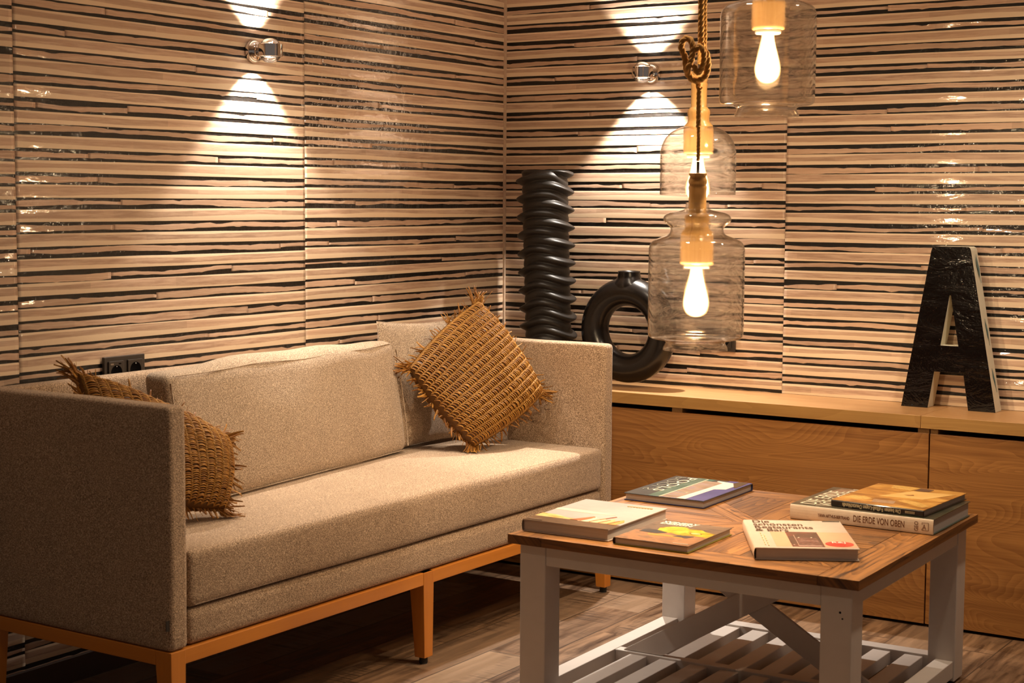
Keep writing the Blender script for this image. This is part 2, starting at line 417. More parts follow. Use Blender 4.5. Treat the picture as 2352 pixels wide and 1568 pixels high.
# ------------------------------------------------------------ room shell
HC = 2.7
mb = MB(); mb.box((-.3, -8.5, -.1), (6.5, .3, 0)); o = mb.build('floor', M_floor); o['kind'] = 'structure'
mb = MB(); mb.box((-.3, -8.5, HC), (6.5, .3, HC+.1)); o = mb.build('ceiling', M_ceil); o['kind'] = 'structure'

def strip_wall(name, umap, panels, zlo, zhi, back_box, seed0):
    """panels: list of (u0,u1). umap(u, z, d) -> world"""
    mb = MB(); P = .0643; seg = .0125
    Z0 = 1.9725
    k0 = int(math.floor((Z0-zhi)/P))-1; k1 = int(math.ceil((Z0-zlo)/P))+1
    rnd = random.Random(seed0)
    for pi_, (u0, u1) in enumerate(panels):
        dz = rnd.uniform(-.012, .012) if pi_ else 0.
        i0 = len(mb.v)
        # black ribbed backing
        for (u, z) in ((u0, zlo), (u1, zlo), (u1, zhi), (u0, zhi)): mb.vert(umap(u, z, .002))
        mb.face([i0, i0+1, i0+2, i0+3], [(u0, zlo), (u1, zlo), (u1, zhi), (u0, zhi)], 1)
        for k in range(k0, k1+1):
            for small in (0, 1):
                zc0 = Z0-P*k+dz+(.0 if not small else .0315)
                sd = seed0*100+pi_*977+k*7+small*3+.37
                # cut the course into pieces
                cuts = [u0]; u = u0 - rnd.uniform(0, .3)
                while True:
                    u += rnd.uniform(.30, 1.1)
                    if u >= u1-.03: break
                    if u > u0+.03: cuts.append(u)
                cuts.append(u1)
                if not small: cuts = [u0, u1]
                c_sd = rnd.uniform(0, 1000)
                hb = .0168+rnd.uniform(-.0012, .0012)
                for a, b in zip(cuts[:-1], cuts[1:]):
                    n = max(2, int((b-a)/seg)); r1 = rnd.random(); r2 = rnd.random(); uo = rnd.uniform(0, 90) if small else sd*3.1 % 97
                    co = rnd.uniform(-.0022, .0022); hw = rnd.uniform(.0050, .0086); ps = rnd.uniform(0, 1000)
                    rows = []
                    for i in range(n+1):
                        u = a+(b-a)*i/n
                        if small:
                            c = zc0+co*.7+.0075*n1(u*1.1, c_sd)+.0034*n1(u*4.5, c_sd+1)
                            up_ = hw+.0060*n1(u*3.1, ps+1)+.0022*n1(u*11, ps+6)+.0012*n1(u*38, ps+2)
                            dn_ = hw+.0060*n1(u*3.1, ps+3)+.0022*n1(u*12, ps+7)+.0014*n1(u*38, ps+4)
                            t = n1(u*22, ps+9)
                            if t > .38: dn_ += (t-.38)*.010
                            t = n1(u*19, ps+12)
                            if t > .42: up_ -= (t-.42)*.014
                            lim = P/2
                            zl = max(c-max(dn_, .0025), zc0-.0152); zh = min(c+max(up_, .0025), zc0+.0152)
                            prof = [(0, .002), (.01, .0034), (.5, .0036), (.99, .0034), (1, .002)]
                        else:
                            zl = zc0-hb+.0030*n1(u*1.2, sd+1)+.0006*n1(u*9, sd+5); zh = zc0+hb+.0030*n1(u*1.2, sd+2)+.0005*n1(u*9, sd+6)
                            prof = [(0, .002), (.01, .0034), (.2, .0038), (.5, .0040+.0003*n1(u*3, sd+3)), (.8, .0038), (.99, .0034), (1, .002)]
                        if zl > zhi or zh < zlo: pass
                        zl = min(max(zl, zlo), zhi); zh = min(max(zh, zlo), zhi)
                        rows.append([(umap(u, zl+(zh-zl)*t, d), u, t) for t, d in prof])
                    if all(abs(r[0][0][2]-r[-1][0][2]) < 1e-5 for r in rows): continue
                    j0 = len(mb.v); nv = len(rows[0])
                    for r in rows:
                        for q in r: mb.vert(q[0], (r1, float(small), r2))
                    k0_ = len(mb.v)
                    for r in rows:
                        for q in (r[1], r[nv-2]): mb.vert(q[0], (r1, float(small), r2))
                    for i in range(n):
                        for j in range(nv-1):
                            if j == 0: idx = [j0+i*nv, j0+(i+1)*nv, k0_+(i+1)*2, k0_+i*2]
                            elif j == nv-2: idx = [k0_+i*2+1, k0_+(i+1)*2+1, j0+(i+1)*nv+nv-1, j0+i*nv+nv-1]
                            else: idx = [j0+i*nv+j, j0+(i+1)*nv+j, j0+(i+1)*nv+j+1, j0+i*nv+j+1]
                            uvs = [(rows[i][j][1]+uo, rows[i][j][2]), (rows[i+1][j][1]+uo, rows[i+1][j][2]), (rows[i+1][j+1][1]+uo, rows[i+1][j+1][2]), (rows[i][j+1][1]+uo, rows[i][j+1][2])]
                            mb.face(idx, uvs, 0, True)
                    # end caps
                    mb.face([j0+j for j in range(nv)], None, 0); mb.face([j0+n*nv+j for j in range(nv)][::-1], None, 0)
    mb.box(*back_box, mi=1)
    o = mb.build(name, [M_board, M_back]); o['kind'] = 'structure'; return o

# left wall: plane x = 0, u = -y ; panels between the seams
strip_wall('wall_left', lambda u, z, d: (d, -u, z),
           [(0.0, 1.1522), (1.1528, 2.2932), (2.2938, 3.4357), (3.4363, 4.58)], .07, HC, ((-.2, -8.5, 0), (0, 0.2, HC)), 3)
strip_wall('wall_back', lambda u, z, d: (u, -d, z),
           [(0.0, 1.1370), (1.1376, 2.28), (2.2806, 3.42), (3.4206, 4.56)], .66, HC, ((-.2, 0, 0), (6.5, .2, HC)), 8)
mb = MB(); mb.box((0, -4.6, 0), (.014, 0, .07)); o = mb.build('baseboard_left', M_skirt, bevel=.002); o['kind'] = 'structure'
mb = MB(); mb.box((.0, -.011, .66), (.011, 0, HC)); o = mb.build('trim_1', M_trimw, bevel=.001); o['kind'] = 'structure'

# ------------------------------------------------------------ sideboard along the back wall
SD = .2888; ZT = .6595; ZB = .6206; ZP = .6035; XJ = 1.719; XP = 1.743; XE = 4.4
def worktop(x0, x1, rnd, label):
    mb = MB(); mb.box((x0, -SD, ZB), (x1, -.0005, ZT), 0, rnd)
    # front edge strip keeps its own veneer
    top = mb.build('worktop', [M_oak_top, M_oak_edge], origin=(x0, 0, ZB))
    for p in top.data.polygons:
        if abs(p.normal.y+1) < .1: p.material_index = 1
    bv = top.modifiers.new('bevel', 'BEVEL'); bv.width = .0012; bv.segments = 2
    return tag(top, label, 'worktop')
worktop(.012, XJ-.0005, .2, 'long oak worktop running from the corner behind the sofa to the letter A')
worktop(XJ+.0005, XE, .7, 'oak worktop length to the right of the butt joint below the letter A')
def cabinet(x0, x1, spacers, rnd, label):
    t = thing('cabinet', label, 'cabinet', (x0, 0, 0))
    mb = MB(); mb.box((.001, -SD+.034, .012), (x1-x0-.001, -.001, ZP-.012)); mb.build('body', M_dark, t)
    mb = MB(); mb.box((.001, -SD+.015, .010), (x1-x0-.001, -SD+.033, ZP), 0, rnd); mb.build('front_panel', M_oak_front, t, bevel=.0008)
    mb = MB(); mb.box((.0, -SD+.055, 0), (x1-x0, -SD+.065, .0115)); mb.build('plinth', M_dark, t)
    for a, b in spacers:
        mb = MB(); mb.box((a-x0, -.27, ZP-.0118), (b-x0, -.10, ZB), 1, .3); mb.build('spacer_block', M_oak_edge, t)
    return t
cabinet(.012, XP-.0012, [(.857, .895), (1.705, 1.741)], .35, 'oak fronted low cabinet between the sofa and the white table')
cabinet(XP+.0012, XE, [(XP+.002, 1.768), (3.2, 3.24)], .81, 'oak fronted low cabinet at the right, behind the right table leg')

# ------------------------------------------------------------ power sockets
def power_socket(loc, rz, label, usb):
    t = thing('power_socket', label, 'power socket', loc, rz, None)
    # local: x along wall, -y out of the wall
    mb = MB(); mb.box((0, -.016, -.08), (.151, -.006, 0)); mb.build('frame', M_black_plastic, t, bevel=.002)
    for k in (0, 1):
        cx = .040+k*.071; cz = -.040
        mb = MB(); mb.box((cx-.0275, -.021, cz-.0275), (cx+.0275, -.0162, cz+.0275)); ins = mb.build('insert', M_black_plastic, t, bevel=.0012)
        mb = MB(); A = Matrix.Rotation(PI/2, 3, 'X')
        mb.lathe([(.0205, .0216), (.0195, .0218), (.0185, .0213), (.0001, .0212)], (cx, 0, cz-.004 if usb and k == 0 else cz), 32, axis=A)
        mb.build('socket_well', M_hole, ins)  # flat disc, its near-black colour stands in for shade inside the well
        for s in (1, -1):
            mb = MB(); mb.lathe([(.0001, .0235), (.0016, .023), (.002, .0213)], (cx, 0, (cz-.004 if usb and k == 0 else cz)+s*.0165), 10, axis=A); mb.build('earth_contact', M_steel, ins)
        if usb and k == 0:
            mb = MB(); mb.box((cx-.022, -.0216, cz+.0175), (cx-.010, -.0208, cz+.022)); mb.build('usb_port', M_steel, ins)
            mb = MB(); mb.box((cx+.008, -.0216, cz+.0185), (cx+.017, -.0208, cz+.0215)); mb.build('usb_port', M_hole, ins)
    return t
power_socket((0, -2.0135, .875), PI/2, 'black double power socket on the left wall, half hidden by the sofa back', True)
power_socket((.814, 0, .871), 0, 'black double power socket on the back wall behind the lowest glass pendant', False)

# ------------------------------------------------------------ wall lamps
def wall_lamp(loc, rz, label):
    # local: wall at y=0, lamp towards -y ; loc is the point on the wall
    t = thing('wall_lamp', label, 'wall lamp', loc, rz, 'chrome up and down wall lamps')
    A = Matrix.Rotation(PI/2, 3, 'X')
    mb = MB(); mb.lathe([(.0335, .0), (.0338, .008), (.032, .015), (.027, .022), (.018, .0275), (.0001, .029)], (0, -.006, 0), 48, axis=A); mb.build('wall_plate', M_chrome, t)
    mb = MB(); mb.tube([(0, -.03, 0), (0, -.046, 0)], .011, 24); mb.build('neck', M_chrome, t)
    c = (0, -.075, 0)
    mb = MB(); mb.lathe([(.0320, -.0180), (.0345, -.0195), (.0370, -.0180), (.0370, .0180), (.0345, .0195), (.0320, .0180), (.0320, -.0180)], c, 56); rg_ = mb.build('ring', M_chrome, t); es_ = rg_.modifiers.new('split', 'EDGE_SPLIT'); es_.split_angle = math.radians(20)
    for s in (1, -1):
        mb = MB(); mb.lathe([(.0300*math.cos(a), s*(.0150+.0215*math.sin(a))) for a in [PI/2*i/12 for i in range(13)]], c, 48); mb.build('lens', M_lens, t)
    mb = MB(); mb.lathe([(.012*math.sin(PI*i/8)+1e-4, -.004*math.cos(PI*i/8)) for i in range(9)], (0, -.105+.03-.012, 0), 16); mb.build('lamp_core', M_core, t)
    return t
wall_lamp((0, -1.393, 1.750), PI/2, 'chrome wall lamp on the left wall above the sofa')
wall_lamp((.622, 0, 1.755), 0, 'chrome wall lamp on the back wall above the black vases')

# ------------------------------------------------------------ sofa
SX, SY, STH = .702, -2.4623, .0063
def S(u, wd, z):
    c, s = math.cos(STH), math.sin(STH)
    return Vector((SX+u*s-wd*c, SY+u*c+wd*s, z))
SL, SW = 2.0425, .6700
def softbox(mb, lo, hi, r, bulge=(0, 0, 0), n=14, M=None, wr=0., seed=1., dom=(1, 1, 1), col=(0, 0, 0)):
    lo = Vector(lo); hi = Vector(hi); c = (lo+hi)/2; h = (hi-lo)/2
    r = min(r, h.x*.999, h.y*.999, h.z*.999)
    def ts(half):
        # denser near the edges
        a = [-1, -1+r/half*.15, -1+r/half*.45, -1+r/half*1.0]
        m_ = [-1+r/half+(2-2*r/half)*i/n for i in range(1, n)]
        return a+m_+[-q for q in a[::-1]]
    for ax in range(3):
        o1, o2 = [i for i in range(3) if i != ax]
        for sg in (-1, 1):
            rows = []
            for s in ts(h[o1]):
                row = []
                for t in ts(h[o2]):
                    p = Vector((0, 0, 0)); p[ax] = sg*h[ax]; p[o1] = s*h[o1]; p[o2] = t*h[o2]
                    inn = Vector([max(-(h[i]-r), min(h[i]-r, p[i])) for i in range(3)])
                    d = p-inn
                    q = inn+d.normalized()*r if d.length > 1e-9 else p.copy()
                    nn = [q[i]/h[i] for i in range(3)]
                    for i in range(3):
                        j, k = [a for a in range(3) if a != i]
                        q[i] += nn[i]*bulge[i]*max(0, 1-nn[j]**2)*max(0, 1-nn[k]**2)
                    if wr:
                        q += Vector((mnoise.noise(q*6+Vector((seed, 0, 0))), mnoise.noise(q*6+Vector((0, seed, 3))), mnoise.noise(q*6+Vector((5, 0, seed)))))*wr
                    q = q+c
                    row.append(M @ q if M else q)
                rows.append(row)
            if (sg > 0) != (ax == 1): pass
            mb.grid(rows, col=col)
sofa = thing('sofa', 'long beige tweed sofa on an orange wooden base against the left wall', 'sofa', (SX, SY, 0), -STH)
def spart(name, lo, hi, r, bulge=(0, 0, 0), mat=None, **k):
    # (u, w, z) ranges -> local (-w, u, z)
    mb = MB(); softbox(mb, (-hi[1], lo[0], lo[2]), (-lo[1], hi[0], hi[2]), r, (bulge[1], bulge[0], bulge[2]), **k)
    return mb.build(name, mat or M_fab, sofa, merge=True, smooth_all=True)
spart('armrest', (0, 0, .266), (.060, SW, .837), .014, (.004, .0, .001), wr=.0012)
spart('armrest', (SL-.060, 0, .266), (SL, SW, .837), .014, (.004, .0, .001), wr=.0012, seed=4)
spart('backrest', (.061, SW-.062, .266), (SL-.061, SW, .834), .016, (0, .004, .0), wr=.0015, seed=8)
spart('seat_base', (.061, .004, .266), (SL-.0605, SW-.063, .355), .022, (0, .002, .004), wr=.001, seed=2)
spart('seat_cushion', (.063, .000, .3575), (SL-.068, SW-.064, .494), .017, (.004, .006, .010), wr=.002, seed=6)
# piping seams on the seat cushion
mb = MB(); mb.tube([(-.010, .085, .4895), (-.008, SL-.09, .4895)], .0022, 6); mb.tube([(-.006, .085, .364), (-.006, SL-.09, .364)], .0022, 6)
mb.build('cushion_piping', M_fab, sofa)
# wooden base
def rail(a, b, grain):
    mb = MB(); mb.box((-b[1], a[0], a[2]), (-a[1], b[0], b[2]), grain, random.random()); return mb.build('rail', M_orange, sofa, bevel=.002)
rail((.045, .002, .230), (SL-.045, .026, .2655), 1)
rail((.045, SW-.026, .230), (SL-.045, SW-.002, .2655), 1)
rail((.002, .052, .230), (.026, SW-.052, .2655), 0)
rail((SL-.026, .052, .230), (SL-.002, SW-.052, .2655), 0)
def sofa_leg(u, wd, su, sw):
    """outer corner of the leg at (u, wd); su/sw = inward direction signs"""
    mb = MB(); top = .0475; bu, bw = .039, .035
    zt, zm, zb = .2655, .225, .020
    ring = []
    for z, au, aw, ou, ow in ((zt, top, .05, 0, 0), (zm, top, .05, 0, 0), (zb, bu, bw, .004, .0)):
        ring.append([(-(wd+sw*ow), u+su*ou, z), (-(wd+sw*ow), u+su*(ou+au), z), (-(wd+sw*(ow+aw)), u+su*(ou+au), z), (-(wd+sw*(ow+aw)), u+su*ou, z)])
    i0 = len(mb.v)
    for r in ring:
        for p in r: mb.vert(p, (.5, 0, 0))
    for k in range(2):
        for j in range(4):
            q = [i0+k*4+j, i0+k*4+(j+1) % 4, i0+(k+1)*4+(j+1) % 4, i0+(k+1)*4+j]
            mb.face(q, [(mb.v[x][2], mb.v[x][0]+mb.v[x][1]) for x in q])
    mb.face([i0, i0+3, i0+2, i0+1]); mb.face([i0+8, i0+9, i0+10, i0+11])
    o = mb.build('leg', M_orange, sofa, merge=True, bevel=.0015)
    mb = MB(); mb.lathe([(.011, .0002), (.012, .003), (.012, .0205)], (-(wd+sw*.018), u+su*.023, 0), 20, caps=True); mb.build('foot', M_rub, o)
    return o
for u, su in ((0.0005, 1), (.980, 1), (SL-.0005, -1)):
    sofa_leg(u, .0005, su, 1); sofa_leg(u, SW-.0005, su, -1)
mb = MB(); mb.box((-.0075, -.0085, .318), (-.0055, .003, .342)); mb.build('fabric_tag', M_cord, sofa)

# ------------------------------------------------------------ cushions
def finish_thing(o, label, cat, group=None): return tag(o, label, cat, group)
# long back cushion, slightly askew and leaning on the backrest
u0c, w0c = .392, .330; ang = math.atan2(.105, 1.0)
org = S(u0c, w0c, .500)
cush = thing('back_cushion', 'long beige tweed bolster cushion leaning on the middle of the sofa back', 'cushion', org, -STH)
Ml = Matrix.Rotation(ang, 4, 'Z') @ Matrix.Translation((-.002, 0, 0))
# lean: shear x with height
Sh = Matrix.Identity(4); Sh[0][2] = -.15
mb = MB(); softbox(mb, (-.096, 0, .004), (0, 1.120, .352), .026, (.013, .006, .012), n=20, M=None, wr=.006, seed=3)
for i, p in enumerate(mb.v):
    q = Vector(p)
    q.z -= .012*math.sin(min(1, max(0, q.y/1.120))*PI)*(q.z/.352)*-.4 + 0.0
    q.z += .010*mnoise.noise(Vector((q.y*4, 2., 0)))*(q.z/.35)
    mb.v[i] = tuple(Ml @ (Sh @ q))
mb.build('cover', M_fab2, cush, merge=True, smooth_all=True)
mb = MB()
for zz in (.346, .010):
    pts = []
    for i in range(41):
        y = .02+1.080*i/40
        q = Vector((-.004+.016*math.sin(PI*y/1.120)*.1, y, zz)); q.z += .010*mnoise.noise(Vector((q.y*4, 2., 0)))*(q.z/.35)
        pts.append(Ml @ (Sh @ q))
    mb.tube(pts, .0016, 6)
for yy in (-.001, 1.121):
    mb.tube([Ml @ (Sh @ Vector((.001+.004*math.sin(PI*i/12), yy, .022+.308*i/12))) for i in range(13)], .0022, 6)
mb.build('piping', M_fab2, cush)

def quad_pillow(A, B, C_, D, thick, n=26, power=.42, pinch=.06, wr=.004, seed=1.):
    """returns P(s,t,side) evaluator"""
    A, B, C_, D = [Vector(q) for q in (A, B, C_, D)]
    nrm = (B-A).cross(D-A).normalized()
    def P(s, t, side, off=0.):
        # corners pinched outwards, edges drawn in
        es = pinch*(1-(2*t-1)**2); et = pinch*(1-(2*s-1)**2)
        s2 = .5+(s-.5)*(1-es); t2 = .5+(t-.5)*(1-et)
        base = A*(1-s2)*(1-t2)+B*s2*(1-t2)+C_*s2*t2+D*(1-s2)*t2
        h = max(0., (1-(2*s-1)**2)*(1-(2*t-1)**2))**power
        wv = wr*mnoise.noise(Vector((s*3+seed, t*3, side*2.)))*min(1, h*3)
        return base+nrm*side*(h*thick/2+off+wv)
    return P, nrm
def pillow_mesh(P, n=26):
    mb = MB()
    def sp(i): return .5-.5*math.cos(PI*i/n)
    for side in (1, -1):
        mb.grid([[P(sp(i), sp(j), side) for j in range(n+1)] for i in range(n+1)])
    return mb
# square tweed scatter cushion in the far corner
A_ = S(1.478, .555, .918); B_ = S(1.925, .555, .90); C2 = S(1.92, .500, .500); D_ = S(1.46, .505, .500)
P2, nn2 = quad_pillow(A_, B_, C2, D_, .080, pinch=.055, wr=.012)
sqc = thing('scatter_cushion', 'square beige tweed cushion standing in the far sofa corner behind the raffia pillow', 'cushion', C2-Vector((.1, .2, 0)))
ov = Vector(sqc.location)
mb = pillow_mesh(P2, 30); mb.v = [tuple(Vector(p)-ov) for p in mb.v]; mb.build('cover', M_fab2, sqc, merge=True, smooth_all=True)
mb = MB(); ed = []
for (s0, t0, s1, t1) in ((0, 0, 1, 0), (1, 0, 1, 1), (1, 1, 0, 1), (0, 1, 0, 0)):
    for i in range(20): ed.append(P2(s0+(s1-s0)*i/20, t0+(t1-t0)*i/20, 1)-ov)
mb.tube(ed, .0022, 6, closed=True); mb.build('piping', M_fab2, sqc)

def raffia_pillow(A, B, C_, D, label, seed, thick=.14, rows=15, cols=50):
    """rows run along A->B"""
    rnd = random.Random(seed)
    P, nrm = quad_pillow(A, B, C_, D, thick, pinch=-.085, wr=.008, seed=seed, power=.34)
    o_ = min([Vector(A), Vector(B), Vector(C_), Vector(D)], key=lambda q: q.z).copy()
    t_ = thing('raffia_pillow', label, 'pillow', o_, 0, 'ochre raffia pillows on the sofa')
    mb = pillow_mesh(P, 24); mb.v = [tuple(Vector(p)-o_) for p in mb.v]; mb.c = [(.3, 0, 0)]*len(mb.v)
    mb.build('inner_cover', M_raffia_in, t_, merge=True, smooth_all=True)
    mb = MB()
    for side in (1, -1):
        for r in range(rows):
            ta = .012+(r+.02)/rows*.976; tb = .012+(r+.98)/rows*.976
            slant = .9 if r % 2 else .8
            for c in range(cols):
                s = .002+(c+.5)/cols*.996+rnd.uniform(-.004, .004)
                dsl = .55/cols*slant
                colr = rnd.uniform(.15, 1)
                pts = []
                bend = rnd.uniform(.3, 1.2)*.012; hgt = rnd.uniform(.0020, .0050)
                for q in range(5):
                    f = q/4
                    ss = s+dsl*(f-.5)*1.6+bend*math.sin(PI*f)*.7; tt = ta+(tb-ta)*f
                    ss = min(max(ss, .004), .996); tt = min(max(tt, .004), .996)
                    pts.append(P(ss, tt, side, hgt*math.sin(PI*f)+.0006)-o_)
                mb.tube(pts, [.0012, .0019, .0021, .0019, .0012], 5, col=(colr, 0, 0), caps=False)
        # chained ridges between the rows
        for r in range(rows+1):
            t0 = .012+r/rows*.976
            for ph in (0, 1):
                pts = []
                m_ = cols*2
                for i in range(m_+1):
                    s = .008+i/m_*.984
                    wv = (.0058 if (i+ph) % 2 else -.0058)
                    tt = min(max(t0+wv/1.0*1.3, .003), .997)
                    pts.append(P(s, tt, side, .0016+rnd.uniform(-.0006, .0018))-o_)
                mb.tube(pts, .00120, 4, col=(rnd.uniform(.45, 1), 0, 0), caps=False)
    mb.build('crochet_cover', M_raffia, t_)
    # fringe ribbons round the edge, thicker at the corners
    mb = MB(); ctr = (Vector(A)+Vector(B)+Vector(C_)+Vector(D))/4
    cor = [(0, 0), (1, 0), (1, 1), (0, 1)]
    spots = []
    for e in range(4):
        (s0, t0), (s1, t1) = cor[e], cor[(e+1) % 4]
        for i in range(48):
            f = rnd.random(); spots.append((s0+(s1-s0)*f, t0+(t1-t0)*f, rnd.uniform(.014, .046)))
    for (s0, t0) in cor:
        for i in range(46):
            spots.append((min(max(s0+rnd.uniform(-.06, .06), 0), 1), min(max(t0+rnd.uniform(-.06, .06), 0), 1), rnd.uniform(.028, .070)))
    for (s, t, ln) in spots:
        p = P(s, t, 1); d = (p-ctr); d = (d-nrm*d.dot(nrm)).normalized()
        d = (d+nrm*rnd.uniform(-.5, .5)+Vector((rnd.uniform(-.5, .5), rnd.uniform(-.5, .5), rnd.uniform(-.5, .4)))).normalized()
        curl = Vector((rnd.uniform(-1, 1), rnd.uniform(-1, 1), rnd.uniform(-1.2, .6)))*.55
        wv = d.cross(Vector((rnd.uniform(-1, 1), rnd.uniform(-1, 1), rnd.uniform(-1, 1)))).normalized()
        pts = []; q = p-d*.004
        for k in range(7):
            pts.append(q.copy()); q = q+d*(ln/6); d = (d+curl*(1/6)).normalized()
        wd = rnd.uniform(.0016, .0044); cr = (rnd.uniform(0, .75), 0, 0)
        lim = [q for q in pts]
        lim = [Vector((q.x, q.y, max(q.z, .507))) for q in lim]
        lim = [Vector((max(q.x, SX-.590), min(max(q.y, SY+.072), SY+1.968), q.z)) if q.z < .845 else q for q in lim]
        mb.grid([[q-wv*wd*(1-.5*k/6)-o_, q+nrm*.0006-o_, q+wv*wd*(1-.5*k/6)-o_] for k, q in enumerate(lim)], col=cr)
    fr = mb.build('fringe', M_raffia, t_); fr['kind'] = 'stuff'
    so = fr.modifiers.new('solid', 'SOLIDIFY'); so.thickness = .0006
    return t_
raffia_pillow(S(1.515, .455, .772), S(1.822, .40, .972), S(1.925, .205, .668), S(1.622, .275, .518),
              'ochre fringed raffia pillow standing on its corner at the far end of the sofa', 11)
raffia_pillow(S(.095, .26, .600), S(.135, .45, .872), S(.455, .250, .690), S(.375, .185, .522),
              'ochre crocheted raffia pillow with fringe half hidden behind the near left armrest', 23, thick=.12)

# ------------------------------------------------------------ coffee table
TX, TY, TTH, TW, TD, TZ = 1.1065, -1.6676, .0154, .9389, .941, .4571
TT = .0235; INS = .0240; LG = .0755
table = thing('coffee_table', 'square white coffee table with reclaimed wood top and slatted shelf', 'table', (TX, TY, 0), TTH)
def tpart(name, boxes, mat, bevel=.002):
    mb = MB()
    for a, b, g in boxes: mb.box(a, b, g, random.random())
    return mb.build(name, mat, table, bevel=bevel)
for (x, y) in ((INS, INS), (TW-INS-LG, INS), (INS, TD-INS-LG), (TW-INS-LG, TD-INS-LG)):
    lg = tpart('leg', [((x, y, .006), (x+LG, y+LG, TZ-TT-.0004), 2)], M_white, .0025)
    mb = MB(); mb.box((x+.012, y+.012, 0), (x+LG-.012, y+LG-.012, .0064)); mb.build('foot_pad', M_rub, lg)
    if x > .5 and y < .1:
        for (hx, hz, hr) in ((.887, .372, .0026), (.893, .358, .0020)):
            mb = MB(); mb.lathe([(.0001, .0006), (hr, .0005), (hr*1.1, 0)], (hx, y, hz), 12, axis=Matrix.Rotation(PI/2, 3, 'X')); mb.build('screw_hole', M_hole, lg)
e0 = INS+LG+.0004; e1x = TW-INS-LG-.0004; e1y = TD-INS-LG-.0004
tpart('apron', [((e0, INS+.002, .381), (e1x, INS+.024, TZ-TT-.0004), 0)], M_white)
tpart('apron', [((e0, TD-INS-.024, .381), (e1x, TD-INS-.002, TZ-TT-.0004), 0)], M_white)
tpart('apron', [((INS+.002, e0, .385), (INS+.024, e1y, TZ-TT-.0004), 1)], M_white)
tpart('apron', [((TW-INS-.024, e0, .385), (TW-INS-.002, e1y, TZ-TT-.0004), 1)], M_white)
# lower frame
SZ = .063; SB = .022
tpart('stretcher', [((.028, e0, SB-.006), (.078, e1y, SZ), 1)], M_white)
tpart('stretcher', [((TW-.078, e0, SB-.006), (TW-.028, e1y, SZ), 1)], M_white)
tpart('stretcher', [((e0, .028, SB-.006), (e1x, .078, SZ), 0)], M_white)
tpart('stretcher', [((e0, TD-.076, SB-.006), (e1x, TD-.028, SZ), 0)], M_white)
tpart('stretcher', [((.0785, .445, SB-.004), (TW-.0785, .478, SZ-.0005), 0)], M_white)
ns = 8
for bay in ((.0785, .4445), (.4785, TD-.0765)):
    for k in range(ns):
        xc = .152+k*(.7935-.152)/(ns-1)
        if bay[0] > .3: xc += 0.0
        tpart('slat', [((xc-.026, bay[0], SB), (xc+.026, bay[1], SZ-.006), 1)], M_white, .002)
# crossed braces standing on the middle stretcher
def brace(sg, y0, y1):
    mb = MB(); x0, x1 = .100, TW-.100; zb, zt = SZ+.0005, .4330
    hw = .060
    if sg > 0: q = [(x0, zb), (x0+hw*2, zb), (x1, zt), (x1-hw*2, zt)]
    else: q = [(x1, zb), (x0+hw*2, zt), (x0, zt), (x1-hw*2, zb)]
    i0 = len(mb.v)
    for y in (y0, y1):
        for (x, z) in q: mb.vert((x, y, z), (.5, 0, 0))
    mb.face([i0, i0+1, i0+2, i0+3]); mb.face([i0+7, i0+6, i0+5, i0+4])
    for j in range(4): mb.face([i0+j, i0+4+j, i0+4+(j+1) % 4, i0+(j+1) % 4])
    return mb.build('cross_brace', M_white, table, merge=True, bevel=.0015)
brace(1, .452, .4635); brace(-1, .464, .476)
# top boards
mb = MB(); z0, z1 = TZ-TT, TZ; g = .0006; BW = .100
rr = random.Random(5)
def plank(a, b, gr): mb.box((a[0]+g, a[1]+g, z0), (b[0]-g, b[1]-g, z1-rr.uniform(0, .0006)), gr, rr.random())
plank((0, 0), (BW, TD), 1); plank((TW-BW, 0), (TW, TD), 1)
plank((BW, 0), (TW-BW, BW), 0); plank((BW, TD-BW), (TW-BW, TD), 0)
def poly_plank(pts, gdir, rnd):
    i0 = len(mb.v); n = len(pts)
    gx, gy = gdir
    top = z1-rr.uniform(0, .0006)
    for z in (z0, top):
        for (x, y) in pts: mb.vert((x, y, z), (rnd, rnd*7 % 1, 0))
    f = lambda k, z: (pts[k][0]*gx+pts[k][1]*gy+rnd*17, -pts[k][0]*gy+pts[k][1]*gx+rnd*5+z)
    mb.face([i0+n+k for k in range(n)], [f(k, 0) for k in range(n)])
    mb.face([i0+k for k in range(n)][::-1], [f(k, 0) for k in range(n)][::-1])
    for k in range(n):
        k2 = (k+1) % n
        mb.face([i0+k, i0+k2, i0+n+k2, i0+n+k], [f(k, 0), f(k2, 0), f(k2, .02), f(k, .02)])
def clip(poly, a, b, c):
    """keep a*x+b*y<=c"""
    out = []
    for i in range(len(poly)):
        p, q = poly[i], poly[(i+1) % len(poly)]
        dp = a*p[0]+b*p[1]-c; dq = a*q[0]+b*q[1]-c
        if dp <= 0: out.append(p)
        if dp*dq < 0:
            t = dp/(dp-dq); out.append((p[0]+(q[0]-p[0])*t, p[1]+(q[1]-p[1])*t))
    return out
cxm, cym = TW/2, TD/2; i0_, i1x, i1y = BW, TW-BW, TD-BW; sq = [(i0_, i0_), (i1x, i0_), (i1x, i1y), (i0_, i1y)]
dg = .036; r2_ = math.sqrt(.5)
